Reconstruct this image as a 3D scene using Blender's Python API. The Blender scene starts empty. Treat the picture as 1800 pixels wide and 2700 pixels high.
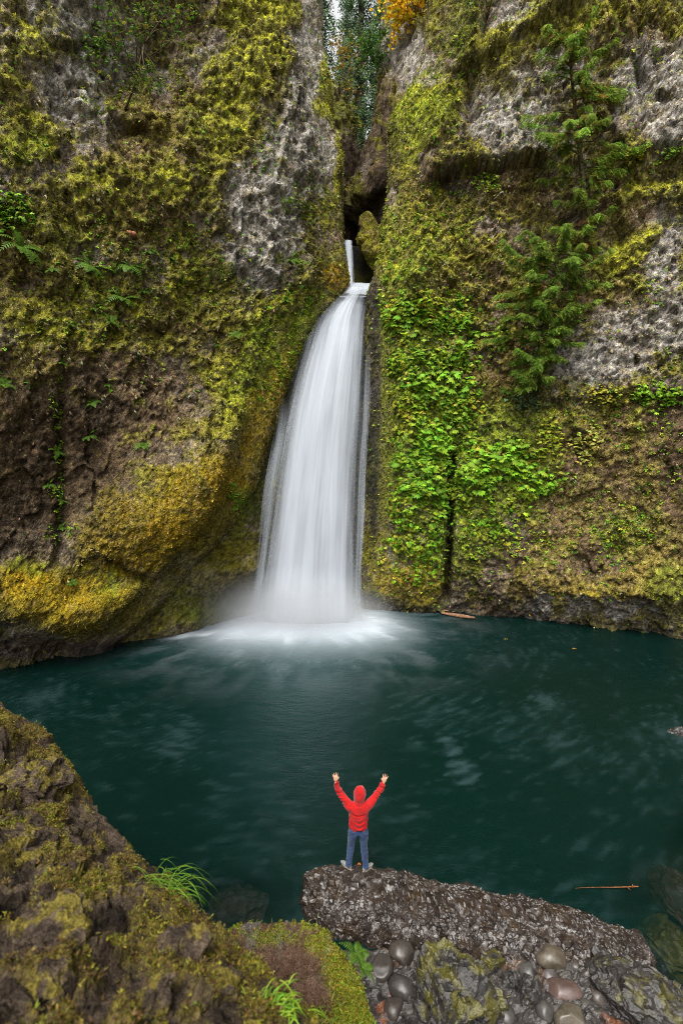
import bpy, bmesh, math, random
import numpy as np
from mathutils import Vector, Matrix

RAD = math.radians
random.seed(11)
rng = np.random.default_rng(11)
scene = bpy.context.scene
COL = scene.collection

# ------------------------------------------------------------------ camera
CAM = np.array([0.0, 0.0, 9.2])
PITCH = RAD(8.0)
LENS = 17.0
cam_d = bpy.data.cameras.new("Camera")
cam_d.sensor_fit = 'VERTICAL'
cam_d.sensor_height = 36.0
cam_d.sensor_width = 24.0
cam_d.lens = LENS
cam_d.clip_start = 0.05
cam_d.clip_end = 2000.0
cam_d.dof.use_dof = True
cam_d.dof.focus_distance = 13.0
cam_d.dof.aperture_fstop = 1.4
cam_o = bpy.data.objects.new("Camera", cam_d)
COL.objects.link(cam_o)
cam_o.location = CAM
cam_o.rotation_euler = (RAD(90) - PITCH, 0, 0)
scene.camera = cam_o

# ------------------------------------------------------------------ sky and sun (overcast)
SUN_EL, SUN_AZ = RAD(62), RAD(200)          # azimuth clockwise from +Y
world = bpy.data.worlds.new("World")
scene.world = world
world.use_nodes = True
wn, wl = world.node_tree.nodes, world.node_tree.links
wn.clear()
sky = wn.new("ShaderNodeTexSky")
sky.sky_type = 'NISHITA'
sky.sun_disc = False
sky.sun_elevation = SUN_EL
sky.sun_rotation = SUN_AZ
sky.air_density = 1.0
sky.dust_density = 6.0
sky.ozone_density = 1.0
hsv = wn.new("ShaderNodeHueSaturation")
hsv.inputs["Saturation"].default_value = 0.06
bg = wn.new("ShaderNodeBackground")
bg.inputs["Strength"].default_value = 0.15
wo = wn.new("ShaderNodeOutputWorld")
wl.new(sky.outputs[0], hsv.inputs["Color"])
wl.new(hsv.outputs[0], bg.inputs["Color"])
wl.new(bg.outputs[0], wo.inputs["Surface"])

sun_d = bpy.data.lights.new("Sun", 'SUN')
sun_d.energy = 1.5
sun_d.angle = RAD(25)
sun_d.color = (1.0, 0.94, 0.85)
sun_o = bpy.data.objects.new("Sun", sun_d)
COL.objects.link(sun_o)
sdir = Vector((math.sin(SUN_AZ) * math.cos(SUN_EL), math.cos(SUN_AZ) * math.cos(SUN_EL), math.sin(SUN_EL)))
sun_o.rotation_euler = sdir.to_track_quat('Z', 'Y').to_euler()
sun_o.location = (0, -10, 60)

scene.view_settings.view_transform = 'Standard'
scene.view_settings.look = 'None'
scene.view_settings.exposure = 1.36
scene.view_settings.gamma = 1.0
scene.view_settings.use_curve_mapping = False
scene.render.engine = 'CYCLES'
cy = scene.cycles
cy.max_bounces = 6
cy.diffuse_bounces = 3
cy.glossy_bounces = 2
cy.transmission_bounces = 4
cy.transparent_max_bounces = 16
cy.volume_bounces = 1
cy.sample_clamp_indirect = 4.0
cy.use_denoising = True
cy.denoiser = "OPENIMAGEDENOISE"
cy.denoising_prefilter = "NONE"
cy.filter_width = 0.9

# ------------------------------------------------------------------ helpers: camera-plane measuring, noise
K = 1800.0 / 1568.0
FPX = LENS / 36.0 * 2700.0
cP, sP = math.cos(PITCH), math.sin(PITCH)


def ray(x, y):
    a = (np.asarray(x, float) * K - 900) / FPX
    b = -(np.asarray(y, float) * K - 1350) / FPX
    return np.stack([a, cP + b * sP, -sP + b * cP], -1)


def D(x, y, Y):
    """world point measured from the photograph at ground distance Y"""
    r = ray(x, y)
    t = np.asarray(Y, float) / r[..., 1]
    return CAM + r * t[..., None]


def DZ(x, y, z):
    r = ray(x, y)
    t = (z - CAM[2]) / r[..., 2]
    return CAM + r * np.asarray(t)[..., None]


def proj(P):
    rel = P - CAM
    dep = rel[..., 1] * cP - rel[..., 2] * sP
    dep = np.where(dep < 0.05, 0.05, dep)
    a = rel[..., 0] / dep
    b = (rel[..., 1] * sP + rel[..., 2] * cP) / dep
    return (900 + FPX * a) / K, (1350 - FPX * b) / K


_perm = np.random.default_rng(3).permutation(256)
_perm = np.concatenate([_perm, _perm, _perm]).astype(np.int32)
_g = np.random.default_rng(4).normal(size=(256, 3))
_g /= np.linalg.norm(_g, axis=1)[:, None]


def perlin(p, seed=0):
    p = p + seed * 17.31
    i = np.floor(p).astype(np.int32)
    f = p - i
    i &= 255
    u = f * f * f * (f * (f * 6 - 15) + 10)
    out = 0
    for dx in (0, 1):
        wx = u[:, 0] if dx else 1 - u[:, 0]
        for dy in (0, 1):
            wy = u[:, 1] if dy else 1 - u[:, 1]
            for dz in (0, 1):
                wz = u[:, 2] if dz else 1 - u[:, 2]
                h = _perm[_perm[_perm[(i[:, 0] + dx) & 255] + ((i[:, 1] + dy) & 255)] + ((i[:, 2] + dz) & 255)]
                g = _g[h]
                out = out + wx * wy * wz * (g[:, 0] * (f[:, 0] - dx) + g[:, 1] * (f[:, 1] - dy) + g[:, 2] * (f[:, 2] - dz))
    return out * 1.5


def fbm(p, scale, octs=4, seed=0, gain=0.5, ridged=False):
    out, amp, tot = 0, 1.0, 0
    q = p / scale
    for o in range(octs):
        n = perlin(q, seed + o * 5)
        if ridged:
            n = 1 - 2 * np.abs(n)
        out = out + amp * n
        tot += amp
        amp *= gain
        q = q * 2.03
    return out / tot


def h01(i, j, k, s):
    v = (i.astype(np.int64) * 374761393 + j.astype(np.int64) * 668265263 + k.astype(np.int64) * 2147483647 + s * 974634541) & 0xFFFFFFFF
    v = ((v ^ (v >> 13)) * 1274126177) & 0xFFFFFFFF
    v = ((v ^ (v >> 16)) * 2246822519) & 0xFFFFFFFF
    v = v ^ (v >> 15)
    return (v & 0xFFFFFF) / float(0x1000000)


def worley2(u, v, cell, seed=0):
    """nearest feature point in a 2-D domain: distance (in cells) and random of the cell, second distance"""
    x, y = u / cell, v / cell
    ix, iy = np.floor(x).astype(np.int64), np.floor(y).astype(np.int64)
    best = np.full(x.shape, 9.0); best2 = np.full(x.shape, 9.0); rid = np.zeros(x.shape)
    z0 = np.zeros_like(ix)
    for dx in (-1, 0, 1):
        for dy in (-1, 0, 1):
            cx, cy_ = ix + dx, iy + dy
            px = cx + h01(cx, cy_, z0, seed + 1)
            py = cy_ + h01(cx, cy_, z0, seed + 2)
            d = np.sqrt((px - x) ** 2 + (py - y) ** 2)
            m = d < best
            best2 = np.where(m, best, np.minimum(best2, d))
            rid = np.where(m, h01(cx, cy_, z0, seed + 3), rid)
            best = np.where(m, d, best)
    return best, rid, best2


def facets(p, cell, seed=0):
    """3-D cells, each a randomly tilted plane: height of the plane at p (in cells) and its random"""
    q = p / cell
    ii = np.floor(q).astype(np.int64)
    best = np.full(len(p), 9.0); hh = np.zeros(len(p)); rid = np.zeros(len(p))
    for dx in (-1, 0, 1):
        for dy in (-1, 0, 1):
            for dz in (-1, 0, 1):
                a, b, c = ii[:, 0] + dx, ii[:, 1] + dy, ii[:, 2] + dz
                o = np.stack([a + h01(a, b, c, seed + 1), b + h01(a, b, c, seed + 2), c + h01(a, b, c, seed + 3)], -1)
                w = q - o
                d = (w * w).sum(1)
                m = d < best
                t = np.stack([h01(a, b, c, seed + 4), h01(a, b, c, seed + 5), h01(a, b, c, seed + 6)], -1) - 0.5
                r = h01(a, b, c, seed + 7)
                hh = np.where(m, (w * t).sum(1) * 1.6 + (r - 0.5) * 0.5, hh)
                rid = np.where(m, r, rid)
                best = np.where(m, d, best)
    return hh, rid


def sstep(a, b, x):
    t = np.clip((x - a) / (b - a), 0, 1)
    return t * t * (3 - 2 * t)


def lerp(a, b, t):
    return a + (b - a) * t


def mixc(c, col, m):
    return c + (np.asarray(col) - c) * m[:, None]


def unit(v):
    v = np.asarray(v, float)
    return v / np.maximum(np.linalg.norm(v, axis=-1, keepdims=True), 1e-9)


# ------------------------------------------------------------------ helpers: meshes
def np_mesh(name, V, F, mat=None, smooth=True, color=None, parent=None, attrs=None, uv=None):
    V = np.ascontiguousarray(V, dtype=np.float32)
    F = np.ascontiguousarray(F, dtype=np.int32)
    k = F.shape[1]
    me = bpy.data.meshes.new(name)
    me.vertices.add(len(V)); me.vertices.foreach_set("co", V.ravel())
    me.loops.add(F.size); me.loops.foreach_set("vertex_index", F.ravel())
    me.polygons.add(len(F))
    me.polygons.foreach_set("loop_start", np.arange(0, F.size, k, dtype=np.int32))
    me.update(calc_edges=True)
    me.validate()
    me.polygons.foreach_set("use_smooth", np.full(len(me.polygons), smooth))
    if color is not None:
        a = me.color_attributes.new("albedo", 'FLOAT_COLOR', 'POINT')
        c4 = np.ones((len(V), 4), np.float32); c4[:, :3] = np.clip(color, 0, 1)
        a.data.foreach_set("color", c4.ravel())
    for kx, val in (attrs or {}).items():
        a = me.attributes.new(kx, 'FLOAT', 'POINT')
        a.data.foreach_set("value", np.ascontiguousarray(val, np.float32))
    if uv is not None:
        l = me.uv_layers.new(name="UVMap")
        l.data.foreach_set("uv", np.ascontiguousarray(uv[F.ravel()], np.float32).ravel())
    o = bpy.data.objects.new(name, me)
    COL.objects.link(o)
    if mat: me.materials.append(mat)
    if parent is not None: o.parent = parent
    return o


def grid_faces(nr, nc, flip=False):
    i = np.arange(nr * nc).reshape(nr, nc)
    a, b, c, d = i[:-1, :-1].ravel(), i[:-1, 1:].ravel(), i[1:, 1:].ravel(), i[1:, :-1].ravel()
    return np.stack([a, d, c, b] if flip else [a, b, c, d], -1)


def grid_normals(P):
    du = np.gradient(P, axis=1); dv = np.gradient(P, axis=0)
    return unit(np.cross(du, dv))


def tag(o, label=None, cat=None, group=None, kind=None):
    if label: o["label"] = label
    if cat: o["category"] = cat
    if group: o["group"] = group
    if kind: o["kind"] = kind
    return o


def empty(name, loc, label, cat, group=None):
    o = bpy.data.objects.new(name, None)
    COL.objects.link(o)
    o.location = loc
    o.empty_display_size = 0.2
    return tag(o, label, cat, group)


def attach(child, root):
    """child built in world coordinates becomes a part of root"""
    child.parent = root
    child.matrix_parent_inverse = Matrix.Translation(-Vector(root.location))
    return child


def stamp(pv, pf, pos, bx, by, bz, scale, color, shade=None):
    """many copies of a small proto as arrays: V, F, colour"""
    n, k = len(pos), len(pv)
    M = np.stack([bx, by, bz], -1) * np.asarray(scale).reshape(-1, 1, 1)
    V = np.einsum('nij,kj->nki', M, pv) + pos[:, None, :]
    F = pf[None] + (np.arange(n) * k)[:, None, None]
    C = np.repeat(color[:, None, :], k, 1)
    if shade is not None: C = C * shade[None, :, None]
    return V.reshape(-1, 3), F.reshape(-1, pf.shape[1]), C.reshape(-1, 3)


def join_arrays(parts):
    V, F, C, o = [], [], [], 0
    for v, f, c in parts:
        V.append(v); F.append(f + o); C.append(c); o += len(v)
    return np.concatenate(V), np.concatenate(F), np.concatenate(C)


def frame_from(axis, up):
    """by = axis, bz near up, bx = side"""
    by = unit(axis)
    bx = unit(np.cross(by, up))
    bz = np.cross(bx, by)
    return bx, by, bz


def tube_arrays(pts, rad, seg=8, col=(0.1, 0.07, 0.04), jitter=0.0):
    pts = np.asarray(pts, float); n = len(pts)
    rad = np.broadcast_to(np.asarray(rad, float), (n,))
    tan = unit(np.gradient(pts, axis=0))
    ref = np.tile(np.array([0.31, 0.2, 0.93]), (n, 1))
    bx = unit(np.cross(tan, ref)); by = np.cross(tan, bx)
    a = np.linspace(0, 2 * np.pi, seg, endpoint=False)
    V = pts[:, None] + (np.cos(a)[None, :, None] * bx[:, None] + np.sin(a)[None, :, None] * by[:, None]) * rad[:, None, None]
    if jitter: V = V + rng.normal(size=V.shape) * jitter * rad[:, None, None]
    i = np.arange(n * seg).reshape(n, seg)
    j = np.roll(i, -1, 1)
    q = np.stack([i[:-1], j[:-1], j[1:], i[1:]], -1).reshape(-1, 4)
    F = np.concatenate([q[:, [0, 1, 2]], q[:, [0, 2, 3]]])
    V = V.reshape(-1, 3)
    caps = []
    for ring, c, fl in ((i[0], pts[0], 1), (i[-1], pts[-1], 0)):
        V = np.concatenate([V, c[None]]); ci = len(V) - 1
        r2 = np.roll(ring, -1)
        caps.append(np.stack([np.full(seg, ci), r2 if fl else ring, ring if fl else r2], -1))
    F = np.concatenate([F] + caps)
    C = np.tile(np.asarray(col, float), (len(V), 1))
    return V, F, C


def curve_pts(pts, n):
    """Catmull-Rom through points"""
    P = np.asarray(pts, float)
    P = np.concatenate([2 * P[:1] - P[1:2], P, 2 * P[-1:] - P[-2:-1]])
    t = np.linspace(0, len(P) - 3 - 1e-6, n)
    i = t.astype(int); f = (t - i)[:, None]
    a, b, c, d = P[i], P[i + 1], P[i + 2], P[i + 3]
    return 0.5 * (2 * b + (c - a) * f + (2 * a - 5 * b + 4 * c - d) * f ** 2 + (3 * b - a - 3 * c + d) * f ** 3)


# ------------------------------------------------------------------ helpers: materials
def new_mat(name):
    m = bpy.data.materials.new(name)
    m.use_nodes = True
    nt = m.node_tree
    nt.nodes.clear()
    out = nt.nodes.new("ShaderNodeOutputMaterial")
    return m, nt.nodes, nt.links, out


def N(nodes, typ, **kw):
    n = nodes.new(typ)
    for k, v in kw.items():
        if k in n.inputs: n.inputs[k].default_value = v
        else: setattr(n, k, v)
    return n


def mat_attr_rock(name, rough=0.85, bump=0.4, bscale=14.0, detail_amt=0.5, spec=0.3, rough_attr=None, dist=0.03):
    """colour from the object's own albedo attribute, broken up with fine noise"""
    m, ns, L, out = new_mat(name)
    at = N(ns, "ShaderNodeAttribute", attribute_name="albedo")
    tc = ns.new("ShaderNodeTexCoord")
    n1 = N(ns, "ShaderNodeTexNoise", Scale=bscale, Detail=6.0, Roughness=0.7)
    n2 = N(ns, "ShaderNodeTexNoise", Scale=bscale * 3.3, Detail=3.0, Roughness=0.6)
    L.new(tc.outputs["Object"], n1.inputs["Vector"]); L.new(tc.outputs["Object"], n2.inputs["Vector"])
    mr = N(ns, "ShaderNodeMapRange")
    mr.inputs["From Min"].default_value = 0.3; mr.inputs["From Max"].default_value = 0.7
    mr.inputs["To Min"].default_value = 1 - detail_amt; mr.inputs["To Max"].default_value = 1 + detail_amt
    L.new(n1.outputs["Fac"], mr.inputs["Value"])
    m2 = N(ns, "ShaderNodeMapRange")
    m2.inputs["From Min"].default_value = 0.3; m2.inputs["From Max"].default_value = 0.7
    m2.inputs["To Min"].default_value = 1 - 0.9 * detail_amt; m2.inputs["To Max"].default_value = 1 + 0.9 * detail_amt
    L.new(n2.outputs["Fac"], m2.inputs["Value"])
    mm = N(ns, "ShaderNodeMath", operation='MULTIPLY')
    L.new(mr.outputs[0], mm.inputs[0]); L.new(m2.outputs[0], mm.inputs[1])
    mul = N(ns, "ShaderNodeVectorMath", operation='SCALE')
    L.new(at.outputs["Color"], mul.inputs[0]); L.new(mm.outputs[0], mul.inputs["Scale"])
    b = ns.new("ShaderNodeBsdfPrincipled")
    L.new(mul.outputs[0], b.inputs["Base Color"])
    b.inputs["Specular IOR Level"].default_value = spec
    b.inputs["Roughness"].default_value = rough
    if rough_attr:
        ra = N(ns, "ShaderNodeAttribute", attribute_name=rough_attr)
        rr = N(ns, "ShaderNodeMapRange")
        rr.inputs["To Min"].default_value = rough; rr.inputs["To Max"].default_value = 0.22
        L.new(ra.outputs["Fac"], rr.inputs["Value"]); L.new(rr.outputs[0], b.inputs["Roughness"])
    add = N(ns, "ShaderNodeMath", operation='ADD')
    L.new(n1.outputs["Fac"], add.inputs[0]); L.new(n2.outputs["Fac"], add.inputs[1])
    bp = N(ns, "ShaderNodeBump", Strength=bump, Distance=dist)
    L.new(add.outputs[0], bp.inputs["Height"]); L.new(bp.outputs[0], b.inputs["Normal"])
    L.new(b.outputs[0], out.inputs["Surface"])
    return m


def mat_leaf(name, trans=0.3, rough=0.5, spec=0.25):
    m, ns, L, out = new_mat(name)
    at = N(ns, "ShaderNodeAttribute", attribute_name="albedo")
    tc = ns.new("ShaderNodeTexCoord")
    n1 = N(ns, "ShaderNodeTexNoise", Scale=6.0, Detail=3.0)
    L.new(tc.outputs["Object"], n1.inputs["Vector"])
    mr = N(ns, "ShaderNodeMapRange")
    mr.inputs["To Min"].default_value = 0.7; mr.inputs["To Max"].default_value = 1.3
    L.new(n1.outputs["Fac"], mr.inputs["Value"])
    mul = N(ns, "ShaderNodeVectorMath", operation='SCALE')
    L.new(at.outputs["Color"], mul.inputs[0]); L.new(mr.outputs[0], mul.inputs["Scale"])
    b = ns.new("ShaderNodeBsdfPrincipled")
    b.inputs["Roughness"].default_value = rough
    b.inputs["Specular IOR Level"].default_value = spec
    t = ns.new("ShaderNodeBsdfTranslucent")
    L.new(mul.outputs[0], b.inputs["Base Color"]); L.new(mul.outputs[0], t.inputs["Color"])
    mx = N(ns, "ShaderNodeMixShader"); mx.inputs[0].default_value = trans
    L.new(b.outputs[0], mx.inputs[1]); L.new(t.outputs[0], mx.inputs[2])
    L.new(mx.outputs[0], out.inputs["Surface"])
    return m


M_CLIFF = mat_attr_rock("mossy_cliff_rock", 0.95, 1.0, 8.0, 0.6, 0.06, "wet", 0.07)
M_BANK = mat_attr_rock("mossy_bank_rock", 0.95, 1.0, 20.0, 0.6, 0.08, "wet", 0.03)
M_ROCK = mat_attr_rock("wet_broken_rock", 0.5, 0.6, 18.0, 0.45, 0.5, "wet", 0.02)
M_LEAF = mat_leaf("leaves", 0.35, 0.55, 0.14)
M_NEEDLE = mat_leaf("needles", 0.2, 0.7, 0.08)
M_BARK = mat_attr_rock("mossy_bark", 0.9, 0.8, 10.0, 0.5, 0.2)

# ------------------------------------------------------------------ cliffs: shared pieces
def blobs(dx, dy, lst):
    out = np.zeros_like(dx)
    for b in lst:
        cx, cy_, rx, ry, w = b[:5]
        a = RAD(b[5]) if len(b) > 5 else 0.0
        ex, ey = dx - cx, dy - cy_
        px, py = ex * math.cos(a) + ey * math.sin(a), -ex * math.sin(a) + ey * math.cos(a)
        d = np.sqrt((px / rx) ** 2 + (py / ry) ** 2)
        out = np.maximum(out, w * sstep(1.45, 0.55, d))
    return out


def seg_dist(dx, dy, poly):
    best = np.full(dx.shape, 1e9)
    for (x0, y0), (x1, y1) in zip(poly[:-1], poly[1:]):
        vx, vy = x1 - x0, y1 - y0
        t = np.clip(((dx - x0) * vx + (dy - y0) * vy) / (vx * vx + vy * vy), 0, 1)
        best = np.minimum(best, np.hypot(dx - x0 - t * vx, dy - y0 - t * vy))
    return best


def crack(dx, dy, poly, width, depth):
    return -depth * np.exp(-(seg_dist(dx, dy, poly) / width) ** 2)


def shelf(dx, dy, poly, amp, w=5.0, reach=120.0, side=40.0):
    """rock above the line stands proud of the rock below it"""
    xs = [p[0] for p in poly]; ys = [p[1] for p in poly]
    yl = np.interp(dx, xs, ys)
    s = dy - yl
    inside = sstep(xs[0] - side, xs[0] + 5, dx) * sstep(xs[-1] + side, xs[-1] - 5, dx)
    return amp * inside * (1 / (1 + np.exp(np.clip(s / w, -40, 40)))) * np.exp(-np.maximum(-s, 0) / reach)


GREY = np.array([0.27, 0.25, 0.222]); PALE = np.array([0.41, 0.395, 0.36]); DARK = np.array([0.068, 0.058, 0.048])
BROWN = np.array([0.135, 0.090, 0.045]); SOIL = np.array([0.085, 0.050, 0.026])
OLIVE = np.array([0.165, 0.152, 0.016]); YELL = np.array([0.315, 0.312, 0.026]); MDARK = np.array([0.066, 0.060, 0.010])
ORNG = np.array([0.245, 0.145, 0.006]); MGREEN = np.array([0.14, 0.20, 0.014]); STRAW = np.array([0.36, 0.30, 0.16])
BLACK = np.array([0.020, 0.019, 0.020])


def build_cliff(name, B, S, T, zones, extra_off, label_kind, flip=False, seed=0, noise_amp=1.0, efac=None):
    """B (nr,nc,3) bare surface, S,T (nr,nc) metres along and up for surface patterns"""
    nr, nc = B.shape[:2]
    nrm = grid_normals(B)
    if flip: nrm = -nrm
    P = B.reshape(-1, 3); nb = nrm.reshape(-1, 3)
    dx0, dy0 = proj(P)
    w1 = fbm(P, 1.6, 3, seed + 40); w2 = fbm(P, 1.6, 3, seed + 50)
    wx, wy = dx0 + 42 * w1, dy0 + 42 * w2
    f = {k: (blobs(dx0 + 7 * w1, dy0 + 16 * w2, v) if k in ("wet", "smooth") else blobs(wx, wy, v)) for k, v in zones.items()}
    for k in ("grey", "moss", "bare", "orange", "brown", "green", "wet", "smooth", "mdark_shade"):
        f.setdefault(k, np.zeros(len(P)))
    off = extra_off(dx0, dy0, P)
    rough = 1 - 0.8 * f["smooth"]
    # rock body
    A = noise_amp
    big = fbm(P, 5.0, 3, seed + 1) * 0.75
    mid = fbm(P * np.array([1, 1, 0.75]), 1.5, 4, seed + 7, 0.55, True) * 0.30
    hh, rid = facets(P * np.array([1, 1, 0.7]), 0.75, seed + 3)
    fine = fbm(P, 0.26, 3, seed + 13, 0.65) * 0.20
    hf, rid2 = facets(P * np.array([1, 1, 0.75]), 0.30, seed + 5)
    hq, rid3 = facets((P + 0.25 * np.stack([w1, w2, w1], -1)) * np.array([1, 1, 0.55]), 1.5, seed + 15)
    pits = -0.22 * sstep(0.25, 0.55, fbm(P, 0.7, 3, seed + 19))
    off = off + A * (big + rough * (mid + hq * 0.32 + hh * 0.24 + fine + hf * (0.09 + 0.05 * f['grey']) + pits * (0.3 + f["grey"])))
    # moss cover and cushions
    mn = fbm(P, 1.1, 4, seed + 23, 0.6) + 0.55 * fbm(P, 0.24, 3, seed + 27, 0.6)
    bias = 0.18 + 0.9 * f["moss"] - 0.6 * f["grey"] - 0.9 * f["bare"] + 0.6 * f["orange"] + 0.5 * f["green"]
    cover = sstep(-0.24, 0.26, mn + 0.85 * bias - 0.13)
    s, t = S.ravel() + 0.12 * w1, T.ravel() + 0.12 * w2
    g0 = fbm(P, 0.9, 3, seed + 90) * 2
    d1, r1, e1 = worley2(s, t * 1.05, 0.62, seed + 1)
    d2, r2, e2 = worley2(s, t, 0.30, seed + 2)
    d3, r3, e3 = worley2(s, t, 0.15, seed + 3)
    soft = 1 - 0.75 * f["smooth"]
    thr = 0.30 - 0.55 * (bias - 0.3) + 0.5 * mn
    c1 = (r1 > thr + 0.15) * np.sqrt(np.clip(1 - (d1 / 0.62) ** 2, 0, 1))
    c2 = (r2 > thr) * np.sqrt(np.clip(1 - (d2 / 0.66) ** 2, 0, 1))
    c3 = (r3 > thr - 0.1) * np.sqrt(np.clip(1 - (d3 / 0.7) ** 2, 0, 1))
    cush = np.maximum(np.maximum(c1, c2 * 0.95), c3 * 0.8)
    off = off + soft * ((0.06 + 0.14 * (r1 > 0.8)) * c1 + 0.13 * c2 + 0.06 * c3) * np.clip(cover + 0.35, 0, 1)
    off = off - 0.05 * (1 + g0) * f['grey'] * ((r2 < 0.4) * np.sqrt(np.clip(1 - (d2 / 0.6) ** 2, 0, 1)) + 0.5 * (r3 < 0.45) * np.sqrt(np.clip(1 - (d3 / 0.65) ** 2, 0, 1))) * (1 - cover)
    off = off + cover * 0.05 * fbm(P, 0.12, 2, seed + 31)
    if efac is not None: off = off * efac.ravel()
    V = P + nb * off[:, None]
    # cushions sag a little
    V[:, 2] -= 0.06 * soft * c2 * cover
    G = V.reshape(nr, nc, 3)
    nn = grid_normals(G)
    if flip: nn = -nn
    nn = nn.reshape(-1, 3)
    # ---- albedo of what grows and lies on the surface, plus some painted shade
    g1 = fbm(P, 0.5, 4, seed + 60, 0.7); g2 = fbm(P, 2.6, 3, seed + 66); g3 = fbm(P, 0.2, 2, seed + 69)
    sp = rng.random(len(P))                                   # lichen and grit, grain by grain
    rock = lerp(DARK * 1.2, GREY, np.clip(0.40 + 0.35 * f["grey"] + 0.8 * g1 + 0.5 * (rid2 - 0.5), 0, 1)[:, None])
    rock = mixc(rock, PALE, np.clip((0.10 + f["grey"]) * sstep(0.12, 0.62, 0.8 * g1 + 0.5 * g2 + 0.5 * (rid2 - 0.4) + 0.6 * (sp - 0.4)), 0, 1))
    br = np.clip(0.5 - 0.45 * f["grey"] + 0.8 * f["brown"] + 0.6 * g2 + 0.4 * g3, 0, 1)
    rock = mixc(rock, BROWN, br * 0.9)
    rock = mixc(rock, SOIL, np.clip(f["brown"] * sstep(-0.1, 0.4, g3 + 0.4 * g1), 0, 0.8))
    rock = mixc(rock, np.array([0.030, 0.021, 0.0135]), np.clip(f["bare"] * 1.2 * sstep(-0.6, 0.2, g1), 0, 0.95))
    rock = mixc(rock, STRAW * 0.8, 0.6 * sstep(0.22, 0.5, g3 + 0.3 * g1) * (1 - 0.9 * f['bare']) * (1 - 0.5 * f['brown']))
    moss = lerp(MDARK, OLIVE, np.clip(0.66 + 0.9 * g1 + 0.4 * g3, 0, 1)[:, None])
    bright = np.clip(1.0 * f["moss"] + 0.45 * g2 + 0.6 * (r2 - 0.5) + 0.5 * g1 + 0.02, 0, 1) * np.clip(0.4 + cush, 0, 1)
    moss = mixc(moss, YELL, bright * 0.9)
    moss = mixc(moss, ORNG, np.clip(f["orange"] * (0.62 + 1.0 * g1 + 0.6 * g2), 0, 0.9))
    moss = mixc(moss, BROWN * 1.1, np.clip(0.55 * f["brown"] + sstep(0.12, 0.5, g3 - g2 * 0.5) * 0.5 - 0.3 * f["moss"], 0, 0.75))
    moss = mixc(moss, MGREEN, np.clip(f["green"] * 0.9 + 0.5 * sstep(0.2, 0.5, g2 - 0.4 * g1), 0, 0.9))
    moss = mixc(moss, MDARK, np.clip(f["mdark_shade"] * (0.75 + 0.5 * g1), 0, 0.9))  # dark moss, and shade painted at wall feet, undercuts and in the slot
    cm = np.clip(np.maximum(cover * (0.62 + 0.45 * (g3 > -0.25)), cush * (cover > 0.1)), 0, 1)
    cm = cm * np.clip(0.85 + 0.6 * nn[:, 2], 0.5, 1)
    cm = np.maximum(cm, np.clip(f["orange"] * (0.62 + 0.8 * g1) + f["smooth"] * cover * 0.6, 0, 0.95) * (1 - f["grey"]))
    col = rock + (moss - rock) * cm[:, None]
    wet = np.clip(f["wet"], 0, 1)
    col = mixc(col, BLACK, np.clip(wet * (0.8 + 0.5 * g1), 0, 0.95))
    col *= np.clip(1 + 0.5 * g3 + 0.34 * rng.normal(size=len(P)), 0.35, 1.9)[:, None]
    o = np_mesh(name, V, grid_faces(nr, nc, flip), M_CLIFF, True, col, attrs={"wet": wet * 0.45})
    tag(o, kind="structure")
    vx, vy = proj(V)
    return dict(V=V, N=nn, dx=vx, dy=vy, f=f, cover=cover * (1 - wet), cush=cush, obj=o, col=col)


# ------------------------------------------------------------------ left cliff
LP = np.array([(-25, -6), (-22.5, 4), (-19.8, 10.5), (-16.9, 15.2), (-13.6, 18.2), (0, 27.0), (6, 30.9)], float)
LS = np.concatenate([[0], np.cumsum(np.linalg.norm(np.diff(LP, axis=0), axis=1))])
edge = np.array([(722, -220), (728, 0), (740, 90), (757, 180), (752, 235), (770, 290), (782, 350), (780, 430), (778, 520), (784, 580),
                 (795, 640), (768, 690), (728, 725), (694, 780), (664, 850), (636, 925), (600, 1000), (568, 1080), (552, 1125),
                 (520, 1185), (470, 1255), (410, 1325), (350, 1388), (300, 1440), (255, 1500)], float)
er = ray(edge[:, 0], edge[:, 1])
et = 27.0 / (er[:, 1] - (8.8 / 13.6) * er[:, 0])
eX, eZ = er[:, 0] * et, CAM[2] + er[:, 2] * et
oz = np.argsort(eZ)
nr = 440
zz = np.concatenate([np.linspace(-1.6, 32.5, nr - 12), np.linspace(32.8, 38, 12)])
Xe = np.interp(zz, eZ[oz], eX[oz])
Xe = np.convolve(np.pad(Xe, 3, mode='edge'), np.ones(7) / 7, 'valid')
Se = np.interp(Xe, LP[:, 0], LS)
s_vis = np.interp(-16.5, LP[:, 0], LS)
n_off, n_main, n_wrap = 20, 268, 42
u = np.concatenate([np.linspace(0, 1, n_off, endpoint=False) * s_vis, np.full(n_main, -1.0)])
S = np.empty((nr, n_off + n_main))
S[:, :n_off] = u[:n_off]
S[:, n_off:] = s_vis + (Se[:, None] - s_vis) * np.linspace(0, 1, n_main)[None]
Bx = np.interp(S, LS, LP[:, 0]); By = np.interp(S, LS, LP[:, 1])
k = np.arange(1, n_wrap + 1)
ds = np.where(k < 26, 0.055, 0.055 + 0.018 * (k - 25))
arc = np.cumsum(ds)
ang = lerp(RAD(33), RAD(88), sstep(0, 1.1, arc))
wxp, wyp = np.cumsum(np.cos(ang) * ds), np.cumsum(np.sin(ang) * ds)
shx = 0.9 * np.max(wxp) * 0.85
Bx = Bx - shx * sstep(0.55, 1.0, np.linspace(0, 1, Bx.shape[1]))[None]; By = By - 0.65 * shx * sstep(0.55, 1.0, np.linspace(0, 1, By.shape[1]))[None]
Ex, Ey = Bx[:, -1:], By[:, -1:]
Bx = np.concatenate([Bx, Ex + wxp[None]], 1); By = np.concatenate([By, Ey + wyp[None]], 1)
S = np.concatenate([S, S[:, -1:] + arc[None]], 1)
Zg = np.repeat(zz[:, None], S.shape[1], 1)
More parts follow.
